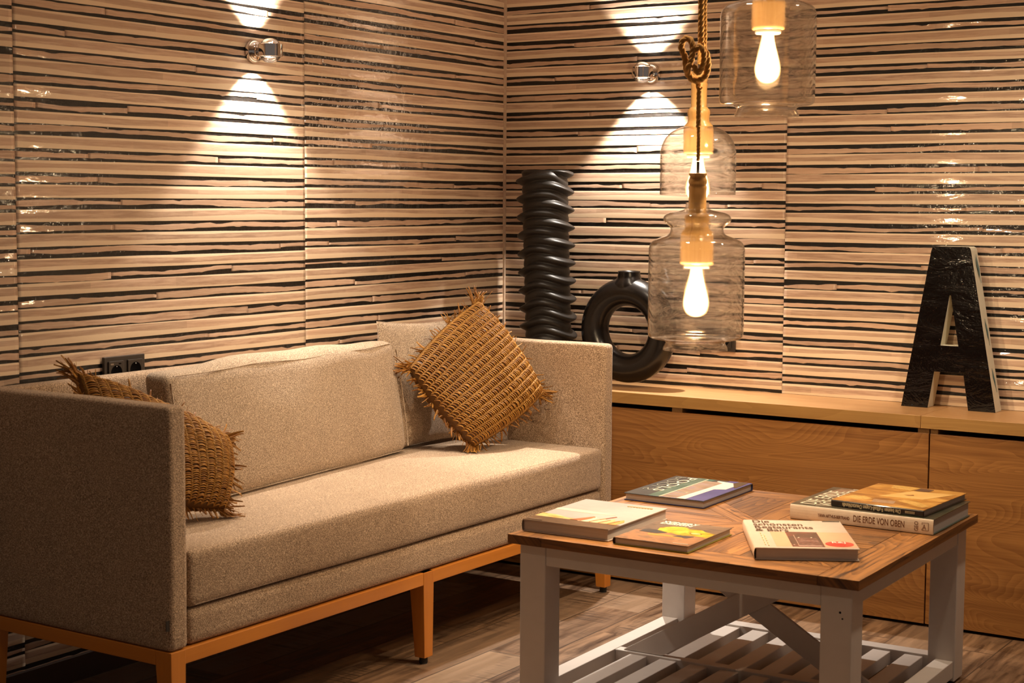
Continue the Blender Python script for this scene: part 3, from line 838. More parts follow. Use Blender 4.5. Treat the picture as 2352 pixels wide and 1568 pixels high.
for quad in range(4):
    # planks run from the border towards the centre
    horiz = quad in (1, 3)
    lo_, hi_ = i0_, (i1y if horiz else i1x); x = lo_
    while x < hi_-.005:
        wdt = rr.uniform(.045, .075); x2 = min(hi_, x+wdt)
        if hi_-x2 < .02: x2 = hi_
        p = [(x+g, i0_+g), (x2-g, i0_+g), (x2-g, i1y-g), (x+g, i1y-g)] if not horiz else [(i0_+g, x+g), (i1x-g, x+g), (i1x-g, x2-g), (i0_+g, x2-g)]
        s1 = 1 if quad in (0, 1) else -1   # below / above diagonal d1: (x-cx)-(y-cy)
        s2 = 1 if quad in (0, 3) else -1
        # quad 0: front (y<), 1: right, 2: back, 3: left
        d1 = {0: (-1, 1), 1: (-1, 1), 2: (1, -1), 3: (1, -1)}[quad]; d2 = {0: (1, 1), 3: (1, 1), 1: (-1, -1), 2: (-1, -1)}[quad]
        for (a, b) in (d1, d2):
            c = a*cxm+b*cym-dg/r2_*1.0-g*1.5
            p = clip(p, a, b, c)
            if len(p) < 3: break
        if len(p) >= 3: poly_plank(p, (1, 0) if horiz else (0, 1), rr.random())
        x = x2
# the two diagonals, each of two narrow light boards
for d in ((1, 1), (1, -1)):
    for sgn in (0, 1):
        p = list(sq)
        nx, ny = -d[1]*r2_, d[0]*r2_; c0 = nx*cxm+ny*cym
        lo_, hi_ = (-dg, 0) if sgn == 0 else (0, dg)
        p = clip(p, nx, ny, c0+hi_-g); p = clip(p, -nx, -ny, -(c0+lo_+g))
        halves = [p]
        if d == (1, -1):
            mx_, my_ = r2_, -r2_; cc = mx_*cxm+my_*cym
            halves = [clip(p, mx_, my_, cc-dg-g), clip(p, -mx_, -my_, -(cc+dg+g))]
        for hp in halves:
            if len(hp) > 2: poly_plank(hp, (d[0]*r2_, d[1]*r2_), .9+.1*rr.random())
tt_ = mb.build('tabletop', [M_table, M_tedge], table, bevel=.0012, seg=1)
for p in tt_.data.polygons:
    if abs(p.normal.z) < .5: p.material_index = 1

def T(a, b, z):
    c, s = math.cos(TTH), math.sin(TTH); return Vector((TX+a*c-b*s, TY+a*s+b*c, z))

# ------------------------------------------------------------ books
M_page = None
def m_pages():
    m, nt, b = newmat('paper_edges')
    tc = N(nt, 'ShaderNodeTexCoord').outputs['Object']
    nz = noise_t(nt, vscale(nt, tc, (3, 3, 900)), 1., 3, .6)
    L(nt, mixc(nt, nz, (.34, .30, .275), (.60, .55, .50)), b.inputs['Base Color']); b.inputs['Roughness'].default_value = .8
    bump(nt, b, nz, .3, .0006); return m
M_page = m_pages()
_flat = {}
def flat(col, rough=.3, coat=.25):
    k = (tuple(round(x, 3) for x in col), rough)
    if k not in _flat: _flat[k] = plain('print_'+str(len(_flat)), col, rough, coat=coat, var=.10, scale=55)
    return _flat[k]
def photo(name, cols, scale=18., stretch=(1, 1, 1), rough=.28):
    m, nt, b = newmat(name)
    tc = N(nt, 'ShaderNodeTexCoord').outputs['Object']
    nz = noise_t(nt, vscale(nt, tc, stretch), scale, 4, .6, .6)
    cr = nt.nodes.new('ShaderNodeValToRGB'); L(nt, nz, cr.inputs[0]); el = cr.color_ramp.elements
    el[0].position = .3; setc_ = lambda e, c: setattr(e, 'color', (*c, 1))
    setc_(el[0], cols[0]); el[1].position = .7; setc_(el[1], cols[-1])
    for i, c in enumerate(cols[1:-1]):
        e = el.new(.3+.4*(i+1)/(len(cols)-1)); setc_(e, c)
    L(nt, cr.outputs[0], b.inputs['Base Color']); b.inputs['Roughness'].default_value = rough; b.inputs['Coat Weight'].default_value = .3; b.inputs['Coat Roughness'].default_value = .1
    return m
def text_part(body, size, mat, parent, M, name='title_text', sx=1., align='LEFT', off=0., space=1., line=.8, bold=0.):
    cu = bpy.data.curves.new('txt', 'FONT'); cu.body = body; cu.size = size; cu.align_x = align
    cu.space_character = space; cu.space_line = line; cu.extrude = .00012; cu.offset = bold; cu.resolution_u = 3
    ob = bpy.data.objects.new('txt', cu); COL.objects.link(ob)
    dg_ = bpy.context.evaluated_depsgraph_get(); dg_.update()
    me = bpy.data.meshes.new_from_object(ob.evaluated_get(dg_)); bpy.data.objects.remove(ob)
    me.transform(M @ Matrix.Diagonal((sx, 1, 1, 1))); me.materials.clear(); me.materials.append(mat)
    o = bpy.data.objects.new(name, me); COL.objects.link(o); o.parent = parent
    return o
def art(parent, polys, z, name='cover_picture', flip=None):
    """polys: list of (points, material) stacked in thin layers on a cover"""
    mats = []; mb = MB()
    for k, (pts, m) in enumerate(polys):
        if m not in mats: mats.append(m)
        h = z+.00025+.00012*k; i0 = len(mb.v); n = len(pts)
        for zz in (z+.0001, h):
            for (x, y) in pts: mb.vert((x, y, zz))
        mb.face([i0+n+j for j in range(n)], None, mats.index(m))
        for j in range(n): mb.face([i0+j, i0+(j+1) % n, i0+n+(j+1) % n, i0+n+j], None, mats.index(m))
    return mb.build(name, mats, parent)
def rect(x0, y0, x1, y1): return [(x0, y0), (x1, y0), (x1, y1), (x0, y1)]
def book(label, loc, rz, W, H, th, spine, mcov, mback=None, mspine=None, cov=.0028, over=.004, name='book'):
    """local origin front-left base corner; spine in 'L','B','F' side"""
    t = thing(name, label, 'book', loc, rz, 'hardback books on the coffee table')
    mback = mback or mcov; mspine = mspine or mcov
    mb = MB(); mb.box((0, 0, .0003), (W, H, cov)); bk = mb.build('back_cover', mback, t, bevel=.0007)
    mb = MB(); mb.box((0, 0, th-cov), (W, H, th)); mb.build('front_cover', mcov, t, bevel=.0007)
    mb = MB()
    # rounded spine
    n = 8; rows = []
    for i in range(n+1):
        a = -PI/2+PI*i/n; dz = th/2+(th/2-.0004)*math.sin(a); dx = -.0035*math.cos(a)
        if spine == 'L': rows.append([(dx+.0004, .0, dz), (dx+.0004, H, dz)])
        elif spine == 'F': rows.append([(0, dx+.0004, dz), (W, dx+.0004, dz)])
        else: rows.append([(0, H-dx-.0004, dz), (W, H-dx-.0004, dz)])
    inn = []
    for r in rows[::-1]:
        q = []
        for p in r:
            p = list(p)
            if spine == 'L': p[0] = .0026
            elif spine == 'F': p[1] = .0026
            else: p[1] = H-.0026
            p[2] = min(max(p[2], cov*.5), th-cov*.5)
            q.append(tuple(p))
        inn.append(q)
    mb.grid(rows+inn, closed_u=True, smooth=False)
    mb.build('spine', mspine, t, smooth_all=False)
    x0, y0, x1, y1 = over, over, W-over, H-over
    if spine == 'L': x0 = .003
    elif spine == 'F': y0 = .003
    else: y1 = H-.003
    mb = MB(); mb.box((x0, y0, cov+.0001), (x1, y1, th-cov-.0001)); mb.build('page_block', M_page, t)
    return t
R = lambda a: math.radians(a)
TB = TTH
Z_ = TZ+.0002
# 1 pale landscape book, front left
W, H, th = .250, .338, .031
b1 = book('thick pale book with an orange village photograph at the front left of the table', T(.014, .053, Z_), TB+R(.5), W, H, th, 'L', flat((.44, .39, .36)), flat((.5, .42, .36)))
c_dark = photo('dark_field', [(.06, .035, .02), (.16, .09, .045), (.09, .05, .03)], 30, (1, 3, 1)); c_or = photo('sunset_roofs', [(.75, .25, .05), (.90, .50, .16), (.95, .72, .40)], 26, (1, 3, 1))
c_haze = photo('pale_hills', [(.62, .48, .36), (.78, .62, .46), (.80, .68, .55)], 9, (1, 4, 1))
k = []
k.append((rect(.0, .0, W, .062), c_dark))
k.append(([(.0, .062), (W*.55, .062), (W*.52, .074), (W*.35, .080), (W*.2, .100), (0, .105)], c_or))
k.append(([(0, .165), (W*.5, .160), (W*.72, .172), (W*.5, .186), (W*.2, .192), (0, .190)], c_haze))
for j in range(4):
    x = .128+j*.027
    k.append(([(x, .058), (x+.030, .058), (x+.034, .100), (x+.022, .125), (x+.010, .104)], flat((.86-.03*j, .66-.11*j, .45-.12*j))))
k.append(([(.105, .062), (.135, .062), (.150, .118), (.142, .128), (.128, .100)], flat((.50, .14, .05))))
for j in range(4):
    x = .134+j*.027
    k.append(([(x, .06), (x+.003, .06), (x+.014, .104), (x+.011, .104)], flat((.28, .09, .03))))
k.append(([(.172, .098), (.176, .098), (.196, .150), (.193, .150)], flat((.35, .12, .05))))
k.append((rect(.004, .012, .05, .016), flat((.35, .25, .18))))
for j in range(9): k.append((rect(.150+j*.0085, .296, .156+j*.0085, .3005), flat((.55, .38, .16))))
art(b1, k, th)
# 2 vineyard book
W, H, th = .204, .262, .018
b2 = book('slim brown book with a yellow vineyard cover beside the pale landscape book', T(.288, .040, Z_), TB+R(.6), W, H, th, 'L', flat((.10, .055, .035)), flat((.36, .33, .02)), cov=.0022)
c_y = photo('yellow_vines', [(.30, .17, .01), (.62, .42, .02), (.78, .60, .07)], 34)
c_rd = photo('red_soil', [(.22, .10, .05), (.42, .20, .09), (.10, .08, .06)], 22, (1, 3, 1))
k = [(rect(.001, .001, W-.001, .120), c_rd), (rect(.001, .120, W-.001, H-.001), photo('grey_slope', [(.10, .07, .055), (.20, .13, .085), (.07, .05, .04)], 20, (1, 2, 1))),
     ([(.055, .132), (.075, .115), (.10, .122), (.13, .105), (.16, .118), (W-.002, .112), (W-.002, .165), (.17, .175), (.15, .195), (.12, .188), (.10, .205), (.07, .196), (.045, .170)], c_y),
     ([(.060, .070), (.12, .078), (.16, .072), (.14, .090), (.09, .098), (.05, .088)], photo('ochre_row', [(.5, .22, .05), (.7, .36, .08)], 30)),
     ([(.02, .10), (.07, .098), (.09, .12), (.05, .138), (.02, .128)], flat((.055, .045, .04))),
     ([(.12, .085), (.16, .082), (.17, .105), (.13, .108)], flat((.055, .045, .04)))]
rg = [(.158+.017*math.cos(2*PI*i/14), .142+.012*math.sin(2*PI*i/14)) for i in range(14)]
k.append((rg, flat((.25, .16, .02)))); k.append(([(.158+.013*math.cos(2*PI*i/14), .142+.008*math.sin(2*PI*i/14)) for i in range(14)], flat((.80, .70, .22))))
k.append((rect(.155, .012, .196, .018), flat((.45, .38, .30))))
art(b2, k, th)
text_part('WINERY\nDESIGN', .026, flat((.85, .80, .66)), b2, Matrix.Translation((.022, .232, th+.0012)), line=.75, bold=.0006)
text_part('H', .014, M_hole, b2, Matrix.Translation((W+.0006, .19, .004)) @ Matrix.Rotation(PI/2, 4, 'Z') @ Matrix.Rotation(PI/2, 4, 'X'), name='edge_mark') if False else None
# 3 pools book
W, H, th = .250, .338, .0215
b3 = book('dark blue book with a poolside house cover at the back left of the table', T(.027, .584, Z_), TB+R(.2), W, H, th, 'B', flat((.05, .052, .05)), flat((.02, .022, .06)), flat((.03, .035, .10)))
c_blue = photo('evening_sky', [(.075, .075, .20), (.10, .10, .27)], 14); c_teal = flat((.05, .115, .085)); c_slate = photo('slate_water', [(.045, .045, .042), (.075, .072, .065)], 12)
c_int = photo('pavilion_interior', [(.16, .10, .06), (.38, .26, .18), (.22, .20, .30)], 20, (1, 4, 1))
k = [(rect(.001, .001, .075, H-.001), c_slate), ([(.075, .001), (.115, .001), (.115, H-.001), (.075, H-.001)], photo('pool_green', [(.05, .10, .075), (.16, .22, .16)], 9)),
     (rect(.108, .20, .135, H-.002), c_teal),
     ([(.115, .001), (.175, .001), (.175, .30), (.115, .30)], c_int), (rect(.110, .0, .1135, H-.01), flat((.80, .64, .44))),
     ([(.178, .001), (W-.001, .001), (W-.001, H-.001), (.178, H-.001)], c_blue),
     ([(.165, .001), (.192, .001), (.196, .185), (.226, .200), (.226, .300), (.150, .318), (.150, .305), (.176, .290), (.172, .15)], flat((.86, .70, .55))),
     (rect(.150, .090, .154, .10), flat((.5, .5, .3))), (rect(.118, .092, .166, .0945), flat((.35, .36, .22))),
     ([(.205, .300), (.236, .235), (.243, .235), (.240, .33), (.21, .335)], photo('pine_trees', [(.05, .035, .02), (.12, .08, .045)], 60))]
art(b3, k, th)
Mr = Matrix.Translation((.051, .322, th+.0016)) @ Matrix.Rotation(-PI/2, 4, 'Z')
text_part('POOLS', .046, flat((.82, .74, .55)), b3, Mr, sx=1.72, space=1.05)
text_part('POOLS', .042, flat((.30, .30, .24)), b3, Matrix.Translation((.047, .322, th+.0016)) @ Matrix.Rotation(-PI/2, 4, 'Z') @ Matrix.Diagonal((1, -1, 1, 1)), name='reflected_title', sx=1.88, space=1.05, bold=-.0006)
# 4 restaurants book
W, H, th = .247, .338, .030
b4 = book('cream book with salmon photo band and red oval badge at the front of the table', T(.6545, .072, Z_), TB+R(28.6), W, H, th, 'L', flat((.52, .44, .37)), flat((.62, .55, .48)), flat((.84, .70, .56)))
c_sal = flat((.80, .38, .24)); c_bar = photo('bar_interior', [(.05, .03, .025), (.10, .05, .04), (.20, .06, .04)], 16)
k = [(rect(.052, .016, W-.002, .190), c_sal), (rect(.090, .016, .168, .190), c_bar), (rect(.110, .030, .160, .120), photo('bar_counter', [(.25, .06, .05), (.07, .04, .035), (.42, .22, .18)], 45, (2, 4, 1))),
     (rect(.106, .024, .162, .030), flat((.55, .38, .34))), (rect(.106, .030, .108, .15), flat((.40, .25, .20))), (rect(.112, .080, .158, .083), flat((.5, .30, .26))),
     (rect(.114, .118, .118, .122), flat((.9, .85, .7))), (rect(.145, .118, .149, .122), flat((.9, .85, .7))), (rect(.094, .03, .098, .036), flat((.6, .4, .35))),
     ([(.206+.034*math.cos(2*PI*i/28), .050+.028*math.sin(2*PI*i/28)) for i in range(28)], flat((.72, .045, .035))),
     (rect(.200, .325, .244, .331), flat((.10, .09, .07)))]
for j in range(6): k.append((rect(.026, .03+j*.026, .028, .048+j*.026), flat((.62, .52, .30))))
for j in range(5): k.append((rect(.033, .02+j*.026, .035, .040+j*.026), flat((.62, .52, .30))))
art(b4, k, th)
text_part('Die\nschönsten\nRestaurants\n& Bars', .042, flat((.075, .035, .02)), b4, Matrix.Translation((.018, .298, th+.0017)), line=.84, bold=.0005, sx=.74)
text_part('R&J', .024, flat((.95, .85, .75)), b4, Matrix.Translation((.186, .042, th+.0050)), name='badge_text')
# 5 aerial photography book under the top book
W, H, th = .394, .308, .041
b5 = book('thick book with cream lettered spine, bottom of the stack of two at the back right', T(.530, .594, Z_), TB-R(.8), W, H, th, 'F', photo('dark_aerial', [(.03, .035, .02), (.07, .06, .04), (.12, .09, .06)], 11), flat((.02, .06, .05)), flat((.72, .60, .47)))
c_ph = photo('cloudy_land', [(.10, .07, .05), (.30, .20, .14), (.05, .05, .04)], 14)
art(b5, [(rect(.004, .02, .17, H-.01), photo('dark_marsh', [(.05, .045, .03), (.12, .10, .07)], 15)), ([(.01, .16), (.09, .15), (.16, .20), (.17, .295), (.03, .295)], c_ph), (rect(.30, .01, .36, .29), photo('leafy_strip', [(.03, .05, .02), (.10, .14, .05), (.03, .03, .02)], 30)), (rect(.002, .001, W-.002, .004), flat((.10, .10, .07)))], th)
text_part('DIE ERDE\nVON OBEN', .062, flat((.74, .68, .52)), b5, Matrix.Translation((.062, .012, th+.0012)) @ Matrix.Rotation(PI/2, 4, 'Z'), line=.75, sx=.9)
Mf = lambda x, z: Matrix.Translation((x, -.0034, z)) @ Matrix.Rotation(PI/2, 4, 'X')
tm = flat((.16, .06, .025))
text_part('DIE ERDE VON OBEN', .0245, tm, b5, Mf(.178, .0125), name='spine_title', sx=.60, bold=.0002)
text_part('YANN ARTHUS-BERTRAND', .0120, tm, b5, Mf(.080, .0150), name='spine_author', sx=.60, bold=.0003)
text_part('GEO', .0150, tm, b5, Matrix.Translation((.3545, -.0034, .0065)) @ Matrix.Rotation(PI/2, 4, 'X') @ Matrix.Rotation(PI/2, 4, 'Z'), name='spine_mark', sx=.85)
mb = MB()
for a, b in (((.364, .0100), (.382, .0108)), ((.364, .0300), (.382, .0308)), ((.364, .0100), (.3648, .0150)), ((.3812, .0100), (.382, .0308)), ((.364, .0250), (.3648, .0308))): mb.box((a[0], -.0036, a[1]), (b[0], -.0030, b[1]))
mb.build('spine_logo_frame', tm, b5)
text_part('A', .019, tm, b5, Mf(.3655, .0128), name='spine_logo', sx=.8)
# 6 top book of the stack
W, H, th = .257, .312, .0185
b6 = book('golden brown book with black spine, lying on top of the thick cream spined book', T(.637, .617, Z_+.0415+.0002), TB-R(3.8), W, H, th, 'F', photo('golden_hall', [(.14, .05, .012), (.45, .21, .045), (.72, .42, .11)], 9, (1, 2, 1)), flat((.03, .02, .015)), flat((.018, .012, .009)), cov=.0026)
c_f = photo('golden_fold', [(.16, .06, .015), (.75, .48, .14), (.40, .19, .05)], 60, (1, 3, 1))
art(b6, [([(.012, .05), (.07, .045), (.085, .075), (.05, .10), (.02, .09)], c_f), ([(.10, .03), (.16, .035), (.15, .075), (.09, .07)], photo('grey_steps', [(.28, .17, .10), (.42, .28, .18)], 50, (4, 1, 1))),
          ([(.15, .085), (.24, .03), (.252, .06), (.20, .10), (.16, .11)], c_f), ([(.06, .26), (.12, .25), (.13, .30), (.05, .305)], c_f), ([(.13, .255), (.17, .262), (.17, .295), (.13, .300)], flat((.12, .07, .05))),
          ([(.08, .12), (.20, .14), (.245, .26), (.13, .245)], photo('pale_gold', [(.66, .40, .12), (.78, .52, .20)], 10)),
          ([(.130, .178), (.146, .170), (.160, .178), (.152, .192), (.146, .182)], flat((.22, .08, .03)))], th)
Mu = lambda x, z: Matrix.Translation((x, -.0034, z)) @ Matrix.Rotation(PI/2, 4, 'X') @ Matrix.Rotation(PI, 4, 'Z')
gm = flat((.62, .50, .30))
text_part('Die besten Fußball-Logen Deutschlands', .0155, gm, b6, Mu(.196, .0130), name='spine_title', sx=.66, bold=.0002)
text_part('Callwey\nCallwey', .0055, flat((.5, .42, .3)), b6, Mu(.235, .0108), name='spine_mark', sx=1., line=.9) if False else None
mb = MB()
for j in range(6):
    mb.box((.208+j*.0045, -.0036, .0065), (.2115+j*.0045, -.0031, .0080)); mb.box((.208+j*.0045, -.0036, .0100), (.2115+j*.0045, -.0031, .0115))
mb.build('spine_mark', gm, b6)

# ------------------------------------------------------------ vases
def twisted_vase():
    c = Vector((.298, -.150, ZT))
    t = thing('twisted_vase', 'tall matt black column vase with twisted wavy ridges at the left of the worktop', 'vase', c)
    mb = MB(); Hh = .757; n = 96; rows = []; nz = 360; pitch = .0645/2
    def rad(th, z):
        wob = .0125*math.sin(2*th+.9)+.0030*math.sin(3*th+z*9)
        q = (z+wob)/pitch; k = math.floor(q); f = q-k
        out = 0.
        ridge = math.sin(PI*f)**1.15
        a0 = (0 if k % 2 else PI)+.55
        amp = .003+.0215*(.5+.5*math.cos(th-a0))**1.4
        out = .0800+amp*ridge
        return out
    for i in range(nz+1):
        z = Hh*i/nz; row = []
        for j in range(n):
            th = 2*PI*j/n; r = rad(th, z)
            if z < .01: r *= .93+.07*z/.01
            if z > Hh-.006: r *= 1-.10*(z-Hh+.006)/.006
            lean = -.035*z
            row.append((r*math.cos(th)+lean, r*math.sin(th), z))
        rows.append(row)
    # rim and hollow inside
    for (rr_, z) in ((.066, Hh-.001), (.062, Hh-.02), (.060, Hh-.25), (.0002, Hh-.26)):
        rows.append([(rr_*math.cos(2*PI*j/n)-.035*z, rr_*math.sin(2*PI*j/n), z) for j in range(n)])
    mb.grid(rows, closed_v=True); mb.face(list(range(n))[::-1])
    mb.build('vase_body', M_black_cer, t)
twisted_vase()
def ring_vase():
    c = Vector((.616, -.142, ZT))
    t = thing('ring_vase', 'black ring shaped vase with short neck standing right of the column vase', 'vase', c)
    Rr, r = .1345, .0475; zc = .200
    mb = MB(); n = 96; m_ = 40; rows = []
    for i in range(n):
        a = 2*PI*i/n; row = []
        for j in range(m_):
            b = 2*PI*j/m_
            # tube a little fuller at the foot and shoulders
            rad_ = r*(1+.06*max(0, -math.sin(a))+.05*max(0, math.sin(a))**4)
            x = (Rr+rad_*math.cos(b))*math.cos(a); z = zc+(Rr+rad_*math.cos(b))*math.sin(a); y = .052/.0475*rad_*math.sin(b)
            if z < 0: z = 0.
            if z < .010: x *= 1.0+.06*(.010-z)/.010*(1 if abs(x) < .11 else 0)
            row.append((x, y, z))
        rows.append(row)
    mb.grid(rows, closed_u=True, closed_v=True); mb.build('ring_body', M_black_gloss, t)
    # neck flowing out of the ring
    mb = MB()
    prof = [(.098, .330), (.085, .344), (.068, .357), (.052, .368), (.043, .380), (.0395, .392), (.039, .402), (.0385, .406), (.0345, .4065), (.033, .402), (.031, .380), (.030, .345)]
    n = 56; rows = []
    for (q, z) in prof:
        f = max(0, min(1, (.400-z)/.07))
        rows.append([(q*math.cos(2*PI*k/n), min(q, .049+(q-.049)*.1 if q > .049 else q)*math.sin(2*PI*k/n), z) for k in range(n)])
    mb.grid(rows, closed_v=True); mb.build('neck', M_black_gloss, t)
ring_vase()

# ------------------------------------------------------------ letter A
def letter_a():
    c = Vector((1.587, -.092, ZT))
    t = thing('letter_sign', 'large letter A with glossy black front and pale painted sides on the worktop', 'letter', c)
    m, nt, b = newmat('crackled_black_enamel')
    tc = N(nt, 'ShaderNodeTexCoord').outputs['Object']
    nz = noise_t(nt, vscale(nt, tc, (9, 9, 22)), 1., 4, .6, 1.); n2 = noise_t(nt, tc, 130., 2, .6); n3 = noise_t(nt, tc, 45., 2, .5)
    c1 = mixc(nt, maprange(nt, n2, .70, .74), (.004, .002, .0015), (.12, .07, .04))
    c1 = mixc(nt, maprange(nt, n3, .72, .76, 0, .5), c1, (.03, .045, .07))
    L(nt, c1, b.inputs['Base Color']); b.inputs['Roughness'].default_value = .2; b.inputs['Specular IOR Level'].default_value = .12; b.inputs['Coat Weight'].default_value = .6; b.inputs['Coat Roughness'].default_value = .06
    hh = math_n(nt, 'ADD', math_n(nt, 'MULTIPLY', nz, 1.0), math_n(nt, 'MULTIPLY', n2, .12)); bump(nt, b, hh, .35, .008, True)
    ms, nt, b = newmat('aged_cream_paint')
    tc = N(nt, 'ShaderNodeTexCoord').outputs['Object']
    nz = noise_t(nt, tc, 20., 3, .6); L(nt, mixc(nt, nz, (.66, .62, .47), (.84, .80, .66)), b.inputs['Base Color']); b.inputs['Roughness'].default_value = .6
    Hh = .513; Dp = .066
    out = [(0, 0), (.0865, 0), (.1045, .117), (.1975, .117), (.2165, 0), (.3025, 0), (.2120, Hh), (.0865, Hh)]
    # rounded top corners
    top_r = [(.2105, Hh-.012), (.2070, Hh-.003), (.200, Hh)], [(.096, Hh), (.0885, Hh-.003), (.0845, Hh-.014)]
    outer = out[:6]+top_r[0]+top_r[1]
    hole = [(.1225, .2010), (.1795, .2010), (.1515, .3600), (.1470, .3600)]
    def extr(name, y0, y1, mats, shrink=0.):
        bm = bmesh.new()
        def loop(pts): 
            vs = [bm.verts.new((x, y0, z)) for (x, z) in pts]
            return [bm.edges.new((vs[i], vs[(i+1) % len(vs)])) for i in range(len(vs))]
        es = loop(outer)+loop(hole)
        bmesh.ops.triangle_fill(bm, use_beauty=True, use_dissolve=False, edges=es)
        r = bmesh.ops.extrude_face_region(bm, geom=bm.faces[:])
        bmesh.ops.translate(bm, verts=[v for v in r['geom'] if isinstance(v, bmesh.types.BMVert)], vec=(0, y1-y0, 0))
        bmesh.ops.recalc_face_normals(bm, faces=bm.faces)
        me = bpy.data.meshes.new(name); bm.to_mesh(me); bm.free()
        for q in mats: me.materials.append(q)
        o = bpy.data.objects.new(name, me); COL.objects.link(o); o.parent = t
        bv = o.modifiers.new('bevel', 'BEVEL'); bv.width = .0012; bv.segments = 2; bv.limit_method = 'ANGLE'
        return o
    extr('letter_body', .0035, Dp, [ms]); extr('front_face', 0, .0034, [m])
    teal = plain('teal_paint', (.09, .20, .22), .5)
    # teal runs on the right flank
    for (z0, ln, wd) in ((.400, .090, .017), (.205, .085, .011), (.060, .075, .012)):
        mb = MB(); n = 12; rows = []
        for i in range(n+1):
            f = i/n; z = z0+ln*(1-f)
            x = .3025+(.2120-.3025)*z/Hh
            wv = wd*(.12+.9*max(0, math.sin(PI*min(1, f*1.15))**1.5))*(1+.3*mnoise.noise(Vector((z*80, z0, 0))))
            yc = .030+.015*f+.003*mnoise.noise(Vector((z*50, 3, z0)))
            rows.append([(x+.0006, yc-wv/2, z), (x+.0006, yc+wv/2, z)])
        mb.grid(rows, smooth=False)
        o = mb.build('paint_run', teal, t); so = o.modifiers.new('s', 'SOLIDIFY'); so.thickness = .0005
letter_a()

# ------------------------------------------------------------ pendant lamps
def rope_mesh(mb, path, r, twist=60., col=(0, 0, 0), sub=None):
    pts = [Vector(p) for p in path]
    # resample with Catmull-Rom
    out = []
    if len(pts) > 2:
        ext = [pts[0]*2-pts[1]]+pts+[pts[-1]*2-pts[-2]]
        for i in range(1, len(ext)-2):
            p0, p1, p2, p3 = ext[i-1], ext[i], ext[i+1], ext[i+2]
            nseg = max(2, int((p2-p1).length/.0035))
            for k_ in range(nseg):
                t = k_/nseg
                out.append(.5*((2*p1)+(-p0+p2)*t+(2*p0-5*p1+4*p2-p3)*t*t+(-p0+3*p1-3*p2+p3)*t**3))
        out.append(pts[-1])
    else:
        nseg = int((pts[1]-pts[0]).length/.0035)
        out = [pts[0].lerp(pts[1], i/nseg) for i in range(nseg+1)]
    T_ = []
    for i in range(len(out)):
        a = out[max(0, i-1)]; b = out[min(len(out)-1, i+1)]; T_.append((b-a).normalized())
    nrm = T_[0].orthogonal().normalized(); fr = []; d = 0.
    for i in range(len(out)):
        nrm = (nrm-T_[i]*nrm.dot(T_[i])).normalized(); fr.append((nrm.copy(), T_[i].cross(nrm)))
    for s in range(3):
        strand = []; d = 0.
        for i in range(len(out)):
            if i: d += (out[i]-out[i-1]).length
            a = 2*PI*s/3+d/(r*5.2)*2*PI
            strand.append(out[i]+(fr[i][0]*math.cos(a)+fr[i][1]*math.sin(a))*r*.50)
        mb.tube(strand, r*.56, 7, col=col)
def lathe_part(name, prof, mat, parent, n=56, uvw=False, solid=0.):
    mb = MB(); rows = []
    for (r, z) in prof: rows.append([(r*math.cos(2*PI*k/n), r*math.sin(2*PI*k/n), z) for k in range(n)])
    mb.grid(rows, closed_v=True, col=(.5, 0, 0), uv=lambda i, j: [(prof[i][1], j*.01), (prof[min(i+1, len(prof)-1)][1], j*.01), (prof[min(i+1, len(prof)-1)][1], (j+1)*.01), (prof[i][1], (j+1)*.01)])
    o = mb.build(name, mat, parent, smooth_all=True)
    if solid:
        so = o.modifiers.new('solid', 'SOLIDIFY'); so.thickness = solid; so.offset = 0
    return o
def smooth_prof(pts, sub=5):
    out = []; P_ = [Vector((a, b, 0)) for a, b in pts]; ext = [P_[0]*2-P_[1]]+P_+[P_[-1]*2-P_[-2]]
    for i in range(1, len(ext)-2):
        p0, p1, p2, p3 = ext[i-1], ext[i], ext[i+1], ext[i+2]
        for k_ in range(sub):
            t = k_/sub; q = .5*((2*p1)+(-p0+p2)*t+(2*p0-5*p1+4*p2-p3)*t*t+(-p0+3*p1-3*p2+p3)*t**3); out.append((max(q.x, .0002), q.y))
    out.append((P_[-1].x, P_[-1].y)); return out
def blown_shade(prof, parent, seed):
    mb = MB(); n = 144; th = .0017; rows = []
    for (r, z) in prof:
        rows.append([(r*math.cos(2*PI*k/n), r*math.sin(2*PI*k/n), z) for k in range(n)])
    for (r, z) in prof[::-1]:
        row = []
        for k in range(n):
            a = 2*PI*k/n
            q = mnoise.noise(Vector((math.cos(a)*2.1+seed, math.sin(a)*2.1, z*24)))+.45*mnoise.noise(Vector((math.cos(a)*5+seed, math.sin(a)*5, z*60)))
            rr__ = max(r-th*(1+.62*q), .0003)
            row.append((rr__*math.cos(a), rr__*math.sin(a), z))
        rows.append(row)
    mb.grid(rows, closed_u=True, closed_v=True)
    return mb.build('glass_shade', M_shade, parent, smooth_all=True, merge=True)
